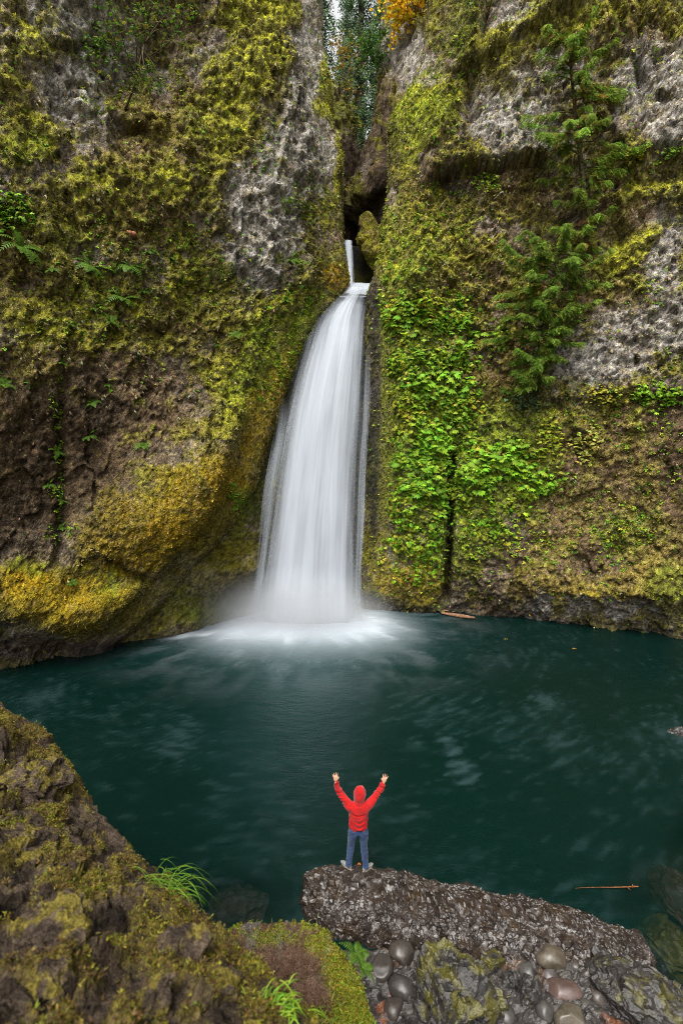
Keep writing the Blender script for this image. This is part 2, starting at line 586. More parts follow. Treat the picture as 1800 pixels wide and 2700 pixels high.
B = np.stack([Bx, By, Zg], -1)


def off_left(dx, dy, P):
    o = 2.7 * np.exp(-((((dx - 420) * .78 + (dy - 1150) * -.62) / 210) ** 2 + (((dx - 420) * .62 + (dy - 1150) * .78) / 130) ** 2))
    o = o + 1.3 * np.exp(-(((dx - 110) / 200) ** 2 + ((dy - 1390) / 75) ** 2))
    o = o + 0.8 * np.exp(-(((dx - 610) / 90) ** 2 + ((dy - 420) / 260) ** 2))
    o = o - 1.3 * np.exp(-(((dx - 330) / 110) ** 2 + ((dy - 110) / 130) ** 2))
    o = o - 1.0 * np.exp(-(((dx - 150) / 120) ** 2 + ((dy - 1060) / 160) ** 2))
    o = o - 1.1 * sstep(1400, 1520, dy)
    o = o + crack(dx, dy, [(255, 1285), (290, 1308), (345, 1332), (390, 1330)], 9, 0.8)
    o = o + crack(dx, dy, [(200, 200), (230, 260), (290, 300), (330, 300)], 10, 0.5)
    o = o + crack(dx, dy, [(130, 1300), (150, 1130), (140, 980), (150, 860)], 12, 0.45)
    o = o + crack(dx, dy, [(560, 1135), (540, 1150), (470, 1120)], 8, 0.4)
    o = o + shelf(dx, dy, [(0, 1452), (80, 1425), (165, 1368), (330, 1330)], -0.7, 6, 60, 30)
    o = o + shelf(dx, dy, [(170, 250), (260, 292), (360, 300)], 0.6, 5, 60)
    o = o + shelf(dx, dy, [(600, 395), (660, 425), (720, 415)], 0.45, 5, 60)
    return o


zl = dict(
    grey=[(125, 45, 60, 75, 1.1), (165, 200, 75, 100, 1.1), (235, 80, 80, 85, .95), (700, 190, 62, 150, 1), (690, 350, 85, 110, 1.0),
          (600, 480, 90, 110, .95), (575, 600, 60, 80, .95), (630, 560, 60, 70, .8), (30, 120, 50, 60, .5), (715, 50, 40, 80, .9), (220, 310, 60, 60, .5),
          (480, 150, 60, 60, .55)],
    moss=[(560, 175, 120, 55, 1, -40), (240, 760, 200, 60, .25), (520, 290, 60, 75, .8), (600, 35, 85, 50, .95), (748, 195, 22, 75, 1), (385, 450, 35, 45, 1),
          (50, 330, 90, 70, .6), (90, 95, 75, 60, .6), (545, 880, 100, 75, .7, -50), (640, 720, 100, 40, .8, -35), (120, 730, 100, 50, .5), (410, 560, 40, 50, .5),
          (470, 690, 120, 90, .3), (620, 820, 70, 50, .6), (250, 470, 120, 80, .3), (775, 360, 12, 90, .9)],
    bare=[(130, 1040, 170, 150, .75), (260, 910, 110, 90, .7), (60, 1180, 120, 110, .75), (200, 1500, 260, 30, .8), (420, 890, 50, 60, .45), (370, 1030, 60, 50, .4), (330, 160, 70, 70, .3)],
    brown=[(330, 260, 90, 60, .6), (320, 360, 100, 60, .6), (300, 510, 130, 50, .6), (110, 1050, 180, 180, .85), (290, 930, 150, 120, .6), (60, 620, 90, 90, .5),
           (170, 860, 150, 80, .6), (430, 760, 120, 60, .35), (420, 250, 60, 80, .4)],
    orange=[(440, 1150, 150, 90, 1, -38), (300, 1230, 120, 90, 1), (400, 1090, 60, 40, .6), (90, 1360, 140, 70, .8), (590, 960, 45, 170, .75, 28), (230, 1400, 160, 60, .7), (765, 650, 38, 28, .9)],
    green=[(580, 830, 40, 130, .6, 30), (690, 730, 60, 30, .6, -35), (60, 350, 60, 40, .4), (100, 560, 100, 50, .3), (545, 1140, 20, 30, .6)],
    mdark_shade=[(120, 1150, 160, 160, .35), (150, 1470, 280, 60, 1.0), (330, 1400, 140, 70, 1.0, -40), (60, 1440, 120, 30, .6), (400, 60, 110, 90, .7), (330, 160, 110, 100, .75), (400, 190, 60, 70, .6), (250, 1470, 160, 60, .8), (60, 1490, 120, 50, .6), (420, 1270, 130, 28, .9, -42),
           (480, 1200, 100, 26, .8, -42)],  # upper entries are dark moss; foot and undercut ones paint in shade
    wet=[(60, 1540, 150, 22, .8), (250, 1500, 80, 18, .8)],
    smooth=[(430, 1170, 200, 130, .8), (150, 1400, 250, 90, .75), (100, 1050, 200, 200, .1), (590, 960, 50, 170, .6, 28)],
)
ef = np.ones(S.shape)
ef[:, :-n_wrap] = lerp(0.28, 1.0, sstep(0.1, 1.9, S[:, -n_wrap - 1:-n_wrap] - S[:, :-n_wrap])); ef[:, -n_wrap:] = 0.28
LEFT = build_cliff("cliff_left", B, S, Zg, zl, off_left, "cliff", seed=1, efac=ef)

# ------------------------------------------------------------------ right cliff
RP = np.array([(-3, 26.6), (2, 25.9), (5, 25.4), (9, 24.6), (12, 23.6), (16, 21.7), (20.2, 18.2), (23.5, 12), (26, 2), (27, -6)], float)
RS = np.concatenate([[0], np.cumsum(np.linalg.norm(np.diff(RP, axis=0), axis=1))])
redge = np.array([(1012, -220), (1002, 0), (985, 100), (962, 180), (918, 240), (903, 275), (908, 340), (903, 420), (893, 490), (886, 560),
                  (872, 615), (858, 655), (855, 720), (853, 800), (854, 900), (850, 1000), (845, 1100), (838, 1200), (833, 1300), (828, 1440)], float)
er = ray(redge[:, 0], redge[:, 1])
et = 26.18 / (er[:, 1] + 0.14 * er[:, 0])
eX, eZ = er[:, 0] * et, CAM[2] + er[:, 2] * et
oz = np.argsort(eZ)
nr = 445
zz = np.concatenate([np.linspace(-1.6, 32.5, nr - 12), np.linspace(32.8, 38, 12)])
Xe = np.interp(zz, eZ[oz], eX[oz])
Xe = np.convolve(np.pad(Xe, 3, mode='edge'), np.ones(7) / 7, 'valid')
Se = np.interp(Xe, RP[:, 0], RS)
s_vis = np.interp(20.5, RP[:, 0], RS)
n_off, n_main, n_wrap = 18, 300, 42
k = np.arange(1, n_wrap + 1)
ds = np.where(k < 26, 0.055, 0.055 + 0.018 * (k - 25))
arc = np.cumsum(ds)
ang = lerp(RAD(176), RAD(84), sstep(0, 1.2, arc))
wxp, wyp = np.cumsum(np.cos(ang) * ds), np.cumsum(np.sin(ang) * ds)
Sm = Se[:, None] + (s_vis - Se[:, None]) * np.linspace(0, 1, n_main)[None]
So = np.repeat(np.linspace(s_vis, RS[-1], n_off + 1)[None, 1:], nr, 0)
Sm = np.concatenate([Sm, So], 1)
Bx = np.interp(Sm, RS, RP[:, 0]); By = np.interp(Sm, RS, RP[:, 1])
shx = -0.9 * np.min(wxp)
Bx = Bx + shx * sstep(0.45, 0.0, np.linspace(0, 1, Bx.shape[1]))[None]
Bx = np.concatenate([(Bx[:, :1] + wxp[None])[:, ::-1], Bx], 1)
By = np.concatenate([(By[:, :1] + wyp[None])[:, ::-1], By], 1)
S = np.concatenate([(Sm[:, :1] - arc[None])[:, ::-1], Sm], 1)
Zg = np.repeat(zz[:, None], S.shape[1], 1)
B = np.stack([Bx, By, Zg], -1)


def off_right(dx, dy, P):
    o = 0.9 * np.exp(-(((dx - 940) / 60) ** 2 + ((dy - 1000) / 330) ** 2))
    o = o + 0.7 * np.exp(-(((dx - 980) / 70) ** 2 + ((dy - 300) / 90) ** 2))
    o = o + 0.8 * np.exp(-(((dx - 960) / 80) ** 2 + ((dy - 620) / 110) ** 2))
    o = o + 0.6 * np.exp(-(((dx - 1120) / 80) ** 2 + ((dy - 1080) / 200) ** 2))
    o = o + crack(dx, dy, [(1040, 1030), (1035, 1120), (1033, 1230), (1022, 1380)], 8, 1.6)
    o = o + crack(dx, dy, [(866, 700), (868, 900), (866, 1100), (860, 1250)], 10, 0.5)
    o = o + crack(dx, dy, [(1000, 428), (1060, 408), (1150, 398), (1240, 375)], 9, 0.5)
    o = o + crack(dx, dy, [(1470, 0), (1465, 120), (1472, 300), (1450, 340)], 8, 0.5)
    o = o + crack(dx, dy, [(1120, 40), (1105, 120), (1085, 200), (1070, 300)], 10, 0.45)
    o = o + shelf(dx, dy, [(985, 432), (1060, 404), (1150, 394), (1250, 368)], 0.95, 4, 130)
    o = o + shelf(dx, dy, [(1085, 165), (1130, 138), (1200, 98), (1320, 30)], 0.8, 4, 70)
    o = o + shelf(dx, dy, [(1400, 350), (1480, 352), (1600, 335)], 0.6, 5, 90)
    o = o - shelf(dx, dy, [(1245, 440), (1420, 430), (1600, 410)], 0.5, 5, 50)
    o = o - shelf(dx, dy, [(1380, 605), (1450, 560), (1520, 520)], 0.45, 5, 40)
    o = o + shelf(dx, dy, [(1250, 915), (1400, 905), (1600, 900)], 0.35, 6, 80)
    o = o + 0.35 * np.exp(-(seg_dist(dx, dy, [(1390, 600), (1510, 520)]) / 16) ** 2)
    o = o - 0.6 * sstep(1330, 1440, dy)
    o = o + 0.5 * np.exp(-(((dx - 1430) / 160) ** 2 + ((dy - 1350) / 60) ** 2))
    return o


zr = dict(
    grey=[(1150, 300, 85, 80, 1), (940, 140, 60, 70, .8), (1175, 60, 55, 55, .9), (1500, 200, 90, 110, .9), (1540, 300, 60, 60, .9), (1530, 600, 50, 150, .85),
          (1300, 170, 60, 50, .6), (1360, 820, 110, 60, .95), (1440, 760, 80, 60, .85), (1540, 740, 50, 70, .8), (1240, 1390, 26, 30, .9), (1420, 1395, 70, 26, .7),
          (1320, 1385, 40, 26, .8), (1270, 300, 60, 60, .6), (1200, 210, 60, 40, .6)],
    moss=[(960, 280, 60, 70, 1), (1010, 230, 60, 50, .6), (930, 370, 30, 50, .6), (900, 580, 26, 60, .6), (1010, 600, 90, 120, .35), (1450, 570, 90, 26, 1, -35),
          (1200, 110, 120, 30, .6, -25), (1450, 40, 120, 40, .5), (1210, 40, 40, 30, .4), (1480, 440, 100, 16, .5), (1320, 60, 90, 40, .4), (1020, 480, 90, 40, .4)],
    bare=[(1540, 1000, 50, 120, .5), (1160, 1380, 90, 50, .6), (1120, 1290, 25, 90, .6), (1060, 430, 70, 20, .6), (1170, 1240, 40, 60, .5), (1360, 1290, 60, 40, .5)],
    brown=[(1480, 1240, 140, 110, .85), (1290, 1290, 120, 70, .7), (960, 480, 60, 80, .5), (1000, 620, 100, 70, .5), (1330, 1130, 130, 150, .9), (1480, 1050, 130, 120, .9), (1120, 640, 80, 80, .45), (1420, 480, 100, 50, .5), (1180, 440, 80, 50, .7), (1090, 890, 90, 60, .85), (1460, 60, 110, 60, .5),
           (1190, 830, 40, 90, .6), (1260, 1230, 80, 80, .6), (1400, 660, 80, 60, .5)],
    orange=[(950, 1340, 60, 60, .75), (1290, 1365, 120, 40, .4), (1420, 1350, 80, 40, .3), (1500, 1310, 80, 50, .35), (1180, 1350, 24, 40, .5)],
    green=[(940, 290, 60, 80, .5), (910, 560, 40, 90, .3), (888, 900, 18, 300, .6), (960, 900, 60, 300, .8), (1000, 1050, 130, 180, .8), (1160, 1050, 110, 140, .7), (1060, 1250, 110, 60, .6), (1430, 1220, 80, 50, .35), (1000, 270, 50, 60, .5),
           (1060, 60, 40, 120, .5), (1540, 1330, 60, 50, .5), (940, 680, 60, 80, .5)],
    mdark_shade=[(1300, 1410, 330, 30, .7), (1060, 60, 45, 150, .7, 12), (880, 1000, 18, 260, .6), (1100, 1320, 90, 70, .8), (930, 1390, 120, 30, .8), (1250, 430, 110, 60, .5), (890, 330, 20, 120, .7), (1230, 900, 60, 60, .4)],  # along the wall's foot this is deep shade put into the moss colour
    wet=[(862, 840, 13, 260, 1), (857, 1080, 14, 190, 1), (860, 1390, 60, 26, .9), (960, 1405, 120, 20, .9), (1220, 1430, 250, 16, .8, 4), (1500, 1465, 160, 16, .8, 4), (1032, 1200, 8, 200, .9)],
    smooth=[(880, 1000, 20, 320, .9), (930, 1350, 90, 70, .5), (1350, 1150, 260, 180, .3)],
)
ef = np.ones(S.shape)
ef[:, n_wrap:] = lerp(0.28, 1.0, sstep(0.1, 1.7, S[:, n_wrap:] - S[:, n_wrap:n_wrap + 1])); ef[:, :n_wrap] = 0.28
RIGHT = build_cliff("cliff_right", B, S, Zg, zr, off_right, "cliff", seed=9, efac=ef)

# ------------------------------------------------------------------ headwall behind the falls
hx = np.linspace(-13, 6, 210); hz = np.linspace(-1.6, 17.3, 200)
Xg, Zg = np.meshgrid(hx, hz)
hb = np.interp(Xg, [-13, -11, -8, -5, -1, 2, 6], [19.7, 21.2, 22.7, 24.6, 26.3, 26.5, 27.0])
Yg = hb + 0.012 * np.maximum(Zg, 0) ** 1.6 * np.interp(Xg, [-8, -3, 0], [0.6, 1, 1]) + 0.3
Yg = Yg - 0.9 * np.exp(-(((Xg + 6.3) / 2.2) ** 2 + ((Zg - 2.6) / 0.9) ** 2)) - 0.6 * np.exp(-(((Xg + 8.2) / 1.5) ** 2 + ((Zg - 0.6) / 0.9) ** 2))
B = np.stack([Xg, Yg, Zg], -1)
zh = dict(
    wet=[(645, 960, 26, 200, .8, 18), (600, 1180, 30, 120, .5), (780, 1000, 110, 420, .9), (560, 1400, 120, 40, .6), (640, 950, 20, 160, .7, 20), (840, 900, 30, 300, 1), (700, 760, 60, 30, .8, -35)],
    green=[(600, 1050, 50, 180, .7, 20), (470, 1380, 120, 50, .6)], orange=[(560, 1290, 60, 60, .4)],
    mdark_shade=[(520, 1300, 260, 160, .9), (400, 1440, 150, 60, .9), (610, 1000, 60, 220, .9, 20)], smooth=[(600, 1150, 400, 420, .75)],
    bare=[(560, 1350, 60, 25, .7)])
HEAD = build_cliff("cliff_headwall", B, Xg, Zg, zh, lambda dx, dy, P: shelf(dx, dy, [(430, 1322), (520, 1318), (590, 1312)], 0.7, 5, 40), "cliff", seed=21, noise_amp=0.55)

# ------------------------------------------------------------------ gorge: stream ledge, inner walls
def cage_sheet(name, rows, nr, nc, zones, off, seed, amp=0.6, flip=False):
    """rows of control points (same count each) -> smooth dense sheet"""
    R_ = np.array(rows, float)
    a = np.stack([curve_pts(r, nc) for r in R_])
    g = np.stack([curve_pts(a[:, j], nr) for j in range(nc)], 1)
    S_ = np.cumsum(np.concatenate([np.zeros((nr, 1)), np.linalg.norm(np.diff(g, axis=1), axis=2)], 1), 1)
    T_ = np.cumsum(np.concatenate([np.zeros((1, nc)), np.linalg.norm(np.diff(g, axis=0), axis=2)], 0), 0)
    return build_cliff(name, g, S_, T_, zones, off, "cliff", flip, seed, amp)


# inner left wall seen through the slot
rows = []
for y, xs in ((700, 833), (560, 830), (440, 838), (360, 825), (300, 806), (240, 790), (200, 770)):
    e = D(xs, y, 34.0)
    rows.append([e + (-5.0, -3.2, 0), e + (-2.6, -2.2, 0), e + (-1.0, -1.2, 0), e, e + (0.25, 1.6, 0), e + (0.1, 4.5, 0)])
zg = dict(mdark_shade=[(810, 400, 60, 200, .9)], bare=[(805, 470, 60, 160, 1.0)], green=[(800, 300, 40, 70, .6), (820, 400, 20, 60, .5)], brown=[(800, 480, 40, 90, .6)], wet=[(790, 570, 30, 14, .4)])  # darkened rock and moss tones paint in the narrow slot's shade
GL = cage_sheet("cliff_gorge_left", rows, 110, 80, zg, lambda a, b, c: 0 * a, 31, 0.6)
# inner right wall
rows = []
for y, xs, Y in ((720, 850, 31.5), (640, 846, 31.5), (560, 836, 32), (500, 822, 32), (450, 820, 32), (410, 832, 32), (330, 852, 32.5), (240, 866, 33), (150, 880, 33.5), (60, 889, 34), (-60, 893, 34), (-200, 897, 34)):
    e = D(xs, y, Y)
    rec = 0.9 if 470 < y < 660 else 0.0
    rows.append([e + (0.5, 5.0, 0), e + (0.0, 1.5, 0), e + (0.1, 0.2, 0), e + (0.7, -1.0 + rec, 0), e + (1.7, -2.2 + rec, 0), e + (2.8, -3.6 + rec * .7, 0), e + (5.5, -4.2, 0), e + (9.5, -4.6, 0)])
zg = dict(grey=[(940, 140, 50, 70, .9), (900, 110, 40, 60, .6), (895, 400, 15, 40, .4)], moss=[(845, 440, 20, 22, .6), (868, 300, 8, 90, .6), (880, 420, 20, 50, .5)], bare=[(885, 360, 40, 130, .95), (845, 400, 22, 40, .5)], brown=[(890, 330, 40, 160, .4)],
          mdark_shade=[(850, 360, 45, 220, 1.0), (850, 500, 50, 60, .8), (1020, 80, 40, 100, .5)], wet=[(850, 520, 40, 50, .5)], green=[(1030, 100, 40, 90, .6), (880, 360, 15, 40, .4)])  # inner face darkened for depth: shade put into rock and moss colour
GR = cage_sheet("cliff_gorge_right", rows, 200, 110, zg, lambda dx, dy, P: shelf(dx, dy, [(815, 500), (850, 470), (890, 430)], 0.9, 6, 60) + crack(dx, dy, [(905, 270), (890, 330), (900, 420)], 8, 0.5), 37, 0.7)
# stream bed behind the lip and the step of the upper fall, then the creek floor up the canyon
yy = np.array([26.9, 27.4, 28.4, 29.4, 30.0, 30.2, 30.6, 32, 36, 44, 60, 90])
zs = np.array([17.0, 17.25, 17.2, 17.3, 17.6, 20.4, 20.75, 20.9, 21.4, 23, 28, 44])
xs = np.linspace(-14, 16, 60)
Yg, Xg = np.meshgrid(yy, xs, indexing='ij')
Zg = np.repeat(zs[:, None], 60, 1) + np.where(Yg > 40, 0.9 * np.maximum(0, np.abs(Xg - 1) - 4), 0)
a = np.stack([Xg, Yg, Zg], -1)
o = np.stack([curve_pts(a[:, j], 120) for j in range(60)], 1)
p = o.reshape(-1, 3)
p[:, 2] += 0.12 * fbm(p, 0.8, 3, 3)
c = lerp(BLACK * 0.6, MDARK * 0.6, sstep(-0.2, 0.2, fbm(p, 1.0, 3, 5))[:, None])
tag(np_mesh("stream_bed", p, grid_faces(120, 60), M_CLIFF, True, c, attrs={"wet": 0 * p[:, 0]}), kind="structure")


def rock_mesh(rx, ry, rz, res=4, cuts=10, seed=0, noise=0.12, facet=0.0, fcell=0.2, round_=1.0):
    """one boulder: a sphere cut by random planes, roughened"""
    bm = bmesh.new()
    bmesh.ops.create_icosphere(bm, subdivisions=res, radius=1.0)
    v = np.array([q.co[:] for q in bm.verts]); F = np.array([[l.index for l in f.verts] for f in bm.faces])
    bm.free()
    r = np.random.default_rng(seed)
    n = unit(r.normal(size=(cuts, 3)))
    for q in n:
        d = r.uniform(0.62, 0.92)
        s = v @ q
        v = v - np.maximum(s - d, 0)[:, None] * q * 0.92
    v *= np.array([rx, ry, rz])
    nn = unit(v / np.array([rx, ry, rz]) ** 2)
    sc = (rx * ry * rz) ** (1 / 3)
    v = v + nn * (noise * sc * fbm(v + seed * 3.1, sc * 0.9, 4, seed))[:, None]
    rid = None
    if facet:
        h, rid = facets(v + seed * 1.7, fcell, seed)
        h2, r2 = facets(v + seed * 2.7, fcell * 0.45, seed + 5)
        v = v + nn * (facet * (h + 0.5 * h2))[:, None]
        rid = 0.5 * rid + 0.5 * r2
    return v, F, nn, rid


# mossy chockstone in the slot beside the upper fall
v, F, nn, rid = rock_mesh(0.80, 0.95, 2.0, 6, 9, 5, 0.34, 0.10, 0.5)
v = v @ np.array(Matrix.Rotation(RAD(-20), 3, 'Y')).T + D(862, 572, 29.3)
b1 = fbm(v, 0.5, 4, 2)
v = v + unit(v - v.mean(0)) * (0.06 * fbm(v, 0.2, 3, 8))[:, None]
c = lerp(MDARK, OLIVE * 1.1, sstep(-0.3, 0.3, b1)[:, None]); c = mixc(c, BROWN, sstep(0.0, 0.4, fbm(v, 0.3, 3, 9)))
c *= np.clip(1 + 0.35 * rng.normal(size=len(v)), 0.4, 1.8)[:, None]
tag(np_mesh("chockstone", v, F, M_CLIFF, True, c, attrs={"wet": 0 * v[:, 0]}), "tall moss-covered chockstone wedged in the slot beside the upper fall", "boulder")

# ------------------------------------------------------------------ pool bed and pool water
bx_ = np.concatenate([[-700, -200, -60], np.linspace(-30, 30, 90), [60, 200, 700]])
by_ = np.concatenate([[-700, -200, -60, -20], np.linspace(-4, 30, 60)])
Xg, Yg = np.meshgrid(bx_, by_)
p = np.stack([Xg, Yg, np.full(Xg.shape, -2.6)], -1).reshape(-1, 3)
p[:, 2] += 1.9 * np.exp(-(((p[:, 0] - 8.5) / 3.2) ** 2 + ((p[:, 1] - 6.6) / 2.6) ** 2)) + 1.2 * np.exp(-(((p[:, 0] + 1.2) / 2.0) ** 2 + ((p[:, 1] - 7.0) / 1.6) ** 2))
p[:, 2] += 0.15 * fbm(p, 1.2, 3, 2)
c = lerp(np.array([0.05, 0.035, 0.015]), np.array([0.10, 0.085, 0.02]), sstep(-0.3, 0.3, fbm(p, 1.0, 3, 8))[:, None])
tag(np_mesh("pool_bed", p, grid_faces(len(by_), len(bx_)), M_ROCK, True, c, attrs={"wet": 0 * p[:, 0]}), kind="structure")

gx = np.arange(-26, 26.01, 0.15); gy = np.concatenate([np.arange(-6, 5, 0.5), np.arange(5, 29, 0.12)])
Xg, Yg = np.meshgrid(gx, gy)
p = np.stack([Xg, Yg, 0 * Xg], -1).reshape(-1, 3)
ix = np.clip(p[:, 0], -4.4, 0.7)
rr = np.hypot(p[:, 0] - ix, p[:, 1] - 23.7)
cx_, cy_ = p[:, 0] + 1.9, p[:, 1] - 25.2
th = np.arctan2(cx_, -cy_); rc = np.hypot(cx_, cy_)
q = np.stack([th * 7.0, rc * 0.42, 0 * th], -1)
st = fbm(q, 1.0, 4, 3, 0.6)
core = 0.85 * sstep(2.9, -0.9, rr + 1.3 * st)
skirt = sstep(5.0, 0.5, rr * (1 + 0.10 * np.abs(th)) + 1.9 * st) ** 1.3
fan = sstep(9.0, 1.5, rr + 2.5 * st) * 0.22 * sstep(-0.2, 0.5, st)
leftfoam = np.exp(-(((p[:, 0] + 6.7) / 1.5) ** 2 + ((p[:, 1] - 22.3) / 0.55) ** 2)) * sstep(-0.3, 0.35, st)
pw = np.stack([th * rc * 0.45 + 0.5 * np.sin(rc * .7), rc * 2.3, 0 * th], -1)
wq = np.stack([p[:, 0] * 0.9 + 0.35 * p[:, 1], p[:, 1] * 2.1 - 0.25 * p[:, 0], 0 * th], -1)
w1 = fbm(wq, 1.0, 5, 9, 0.62); w2 = fbm(p, 5.0, 3, 12)
w3 = fbm(pw * np.array([2.4, 1.9, 1]), 1.0, 4, 29, 0.66)
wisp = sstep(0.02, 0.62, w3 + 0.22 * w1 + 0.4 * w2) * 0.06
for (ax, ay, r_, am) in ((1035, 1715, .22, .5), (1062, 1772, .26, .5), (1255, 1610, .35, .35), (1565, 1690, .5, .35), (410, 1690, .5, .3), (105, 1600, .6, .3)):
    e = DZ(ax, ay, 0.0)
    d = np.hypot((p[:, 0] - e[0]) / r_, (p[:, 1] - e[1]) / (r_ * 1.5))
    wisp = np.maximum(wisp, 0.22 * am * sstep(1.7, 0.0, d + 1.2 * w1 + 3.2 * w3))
# water stirring round the standing boulder
foam = np.clip(core + 0.55 * skirt + fan + 0.95 * leftfoam, 0, 1)
milky = np.clip(0.9 * sstep(8.0, 0.5, rr + 1.2 * w2) + 0.5 * np.exp(-((p[:, 0] + 1.6) / 2.6) ** 2) * sstep(9, 18, p[:, 1]), 0, 1)
col = lerp(np.array([0.0007, 0.0076, 0.0060]), np.array([0.011, 0.034, 0.036]), np.clip(milky * 0.8 + 0.10 * w2 + 0.12 * w1, 0, 1)[:, None])
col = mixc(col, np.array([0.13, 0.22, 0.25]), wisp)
col = mixc(col, np.array([0.34, 0.38, 0.42]), foam)
wx, wy = proj(p)
clear = np.maximum(blobs(wx + 30 * w1, wy + 30 * w2, [(1560, 2200, 90, 120, .42), (1500, 2050, 90, 70, .25), (550, 2070, 110, 60, .30), (1580, 1980, 60, 120, .3)]), 0)
p[:, 2] += 0.012 * fbm(p, 0.7, 3, 15) + 0.02 * fbm(p, 2.2, 2, 18) + 0.18 * core * (1 + 0.4 * st) + 0.10 * skirt * (1 + st)


def mat_water():
    m, ns, L, out = new_mat("pool_water")
    at = N(ns, "ShaderNodeAttribute", attribute_name="albedo")
    fo = N(ns, "ShaderNodeAttribute", attribute_name="foam")
    cl = N(ns, "ShaderNodeAttribute", attribute_name="clear")
    tc = ns.new("ShaderNodeTexCoord")
    mp = N(ns, "ShaderNodeMapping"); mp.inputs["Scale"].default_value = (1.0, 2.0, 1.0); mp.inputs["Rotation"].default_value = (0, 0, 0.25)
    n1 = N(ns, "ShaderNodeTexNoise", Scale=1.8, Detail=6.0, Roughness=0.6)
    L.new(tc.outputs["Object"], mp.inputs["Vector"]); L.new(mp.outputs[0], n1.inputs["Vector"])
    bp = N(ns, "ShaderNodeBump", Strength=0.45, Distance=0.12)
    L.new(n1.outputs["Fac"], bp.inputs["Height"])
    b = ns.new("ShaderNodeBsdfPrincipled")
    b.inputs["IOR"].default_value = 1.33
    b.inputs["Specular IOR Level"].default_value = 0.32
    mr = N(ns, "ShaderNodeMapRange"); mr.inputs["To Min"].default_value = 0.24; mr.inputs["To Max"].default_value = 0.8
    L.new(fo.outputs["Fac"], mr.inputs["Value"]); L.new(mr.outputs[0], b.inputs["Roughness"])
    L.new(at.outputs["Color"], b.inputs["Base Color"]); L.new(bp.outputs[0], b.inputs["Normal"])
    al = N(ns, "ShaderNodeMath", operation='SUBTRACT'); al.inputs[0].default_value = 1.0
    L.new(cl.outputs["Fac"], al.inputs[1]); L.new(al.outputs[0], b.inputs["Alpha"])
    L.new(b.outputs[0], out.inputs["Surface"])
    return m


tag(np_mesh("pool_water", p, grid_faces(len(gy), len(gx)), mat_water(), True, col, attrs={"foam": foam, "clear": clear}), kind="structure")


# ------------------------------------------------------------------ waterfall
def mat_fall():
    m, ns, L, out = new_mat("falling_water")
    at = N(ns, "ShaderNodeAttribute", attribute_name="albedo")
    al = N(ns, "ShaderNodeAttribute", attribute_name="veil")
    d = ns.new("ShaderNodeBsdfDiffuse"); t = ns.new("ShaderNodeBsdfTranslucent"); tr = ns.new("ShaderNodeBsdfTransparent")
    L.new(at.outputs["Color"], d.inputs["Color"]); L.new(at.outputs["Color"], t.inputs["Color"])
    m1 = N(ns, "ShaderNodeMixShader"); m1.inputs[0].default_value = 0.2
    L.new(d.outputs[0], m1.inputs[1]); L.new(t.outputs[0], m1.inputs[2])
    m2 = ns.new("ShaderNodeMixShader")
    L.new(al.outputs["Fac"], m2.inputs[0]); L.new(tr.outputs[0], m2.inputs[1]); L.new(m1.outputs[0], m2.inputs[2])
    L.new(m2.outputs[0], out.inputs["Surface"])
    return m


M_FALL = mat_fall()


def curtain(name, rows, parent, nt=130, ns_=160, bulge=0.5, seed=0, dens=1.0, edge=0.24, streak=9.0, edge_noise=0.10, top_fade=0.0, tone=1.0):
    """rows: (display y, left x, right x, Y) down the fall; a folded veil of water"""
    R_ = np.array(rows, float)
    t = np.linspace(0, 1, nt)
    kk = np.linspace(0, 1, len(R_))
    L_ = np.array([D(r[1], r[0], r[3]) for r in R_]); Q_ = np.array([D(r[2], r[0], r[3]) for r in R_])
    La, Ra = curve_pts(L_, nt), curve_pts(Q_, nt)
    s = np.linspace(0, 1, ns_)
    P = La[:, None] * (1 - s)[None, :, None] + Ra[:, None] * s[None, :, None]
    wdt = np.linalg.norm(Ra - La, axis=1)
    T, Sg = np.meshgrid(t, s, indexing='ij')
    P[..., 1] -= bulge * np.sin(np.pi * Sg) ** 0.8 * np.minimum(wdt, 3.0)[:, None] * 0.3
    tt = np.cumsum(np.concatenate([[0], np.linalg.norm(np.diff((La + Ra) / 2, axis=0), axis=1)]))
    q = np.stack([Sg.ravel() * streak, np.repeat(tt, ns_) * 0.10, np.full(T.size, seed * 7.7)], -1)
    n1 = fbm(q, 1.0, 3, seed, 0.55).reshape(T.shape)
    n2 = fbm(q * np.array([3.1, 1.6, 1]), 1.0, 3, seed + 3, 0.6).reshape(T.shape)
    n3 = fbm(q * np.array([0.35, 2.2, 1]), 1.0, 3, seed + 8, 0.6).reshape(T.shape)
    P[..., 1] -= 0.10 * n1
    ed = np.minimum(Sg, 1 - Sg) * wdt[:, None] / np.maximum(wdt.max(), 1e-3)
    fade = sstep(0.0, edge, ed + edge_noise * (0.6 * n1 + 0.6 * n2) * np.clip(T * 3, 0, 1))
    veil = np.clip(dens * (1.02 + 0.30 * n1 + 0.04 * n2 + 0.2 * n3), 0.0, 1.0) * fade
    veil = veil * (1 - 0.55 * sstep(0.9, 1.0, T) * (name != 'upper_chute'))
    if top_fade: veil = veil * sstep(0, top_fade, T)
    col = np.stack([0.365 + 0 * T, 0.395 + 0 * T, 0.435 + 0 * T], -1) * tone * np.clip(0.95 + 0.22 * n1 + 0.03 * n2 + 0.16 * n3, 0.6, 1.2)[..., None]
    o = np_mesh(name, P.reshape(-1, 3), grid_faces(nt, ns_), M_FALL, True, col.reshape(-1, 3), attrs={"veil": veil.ravel()})
    return attach(o, parent)


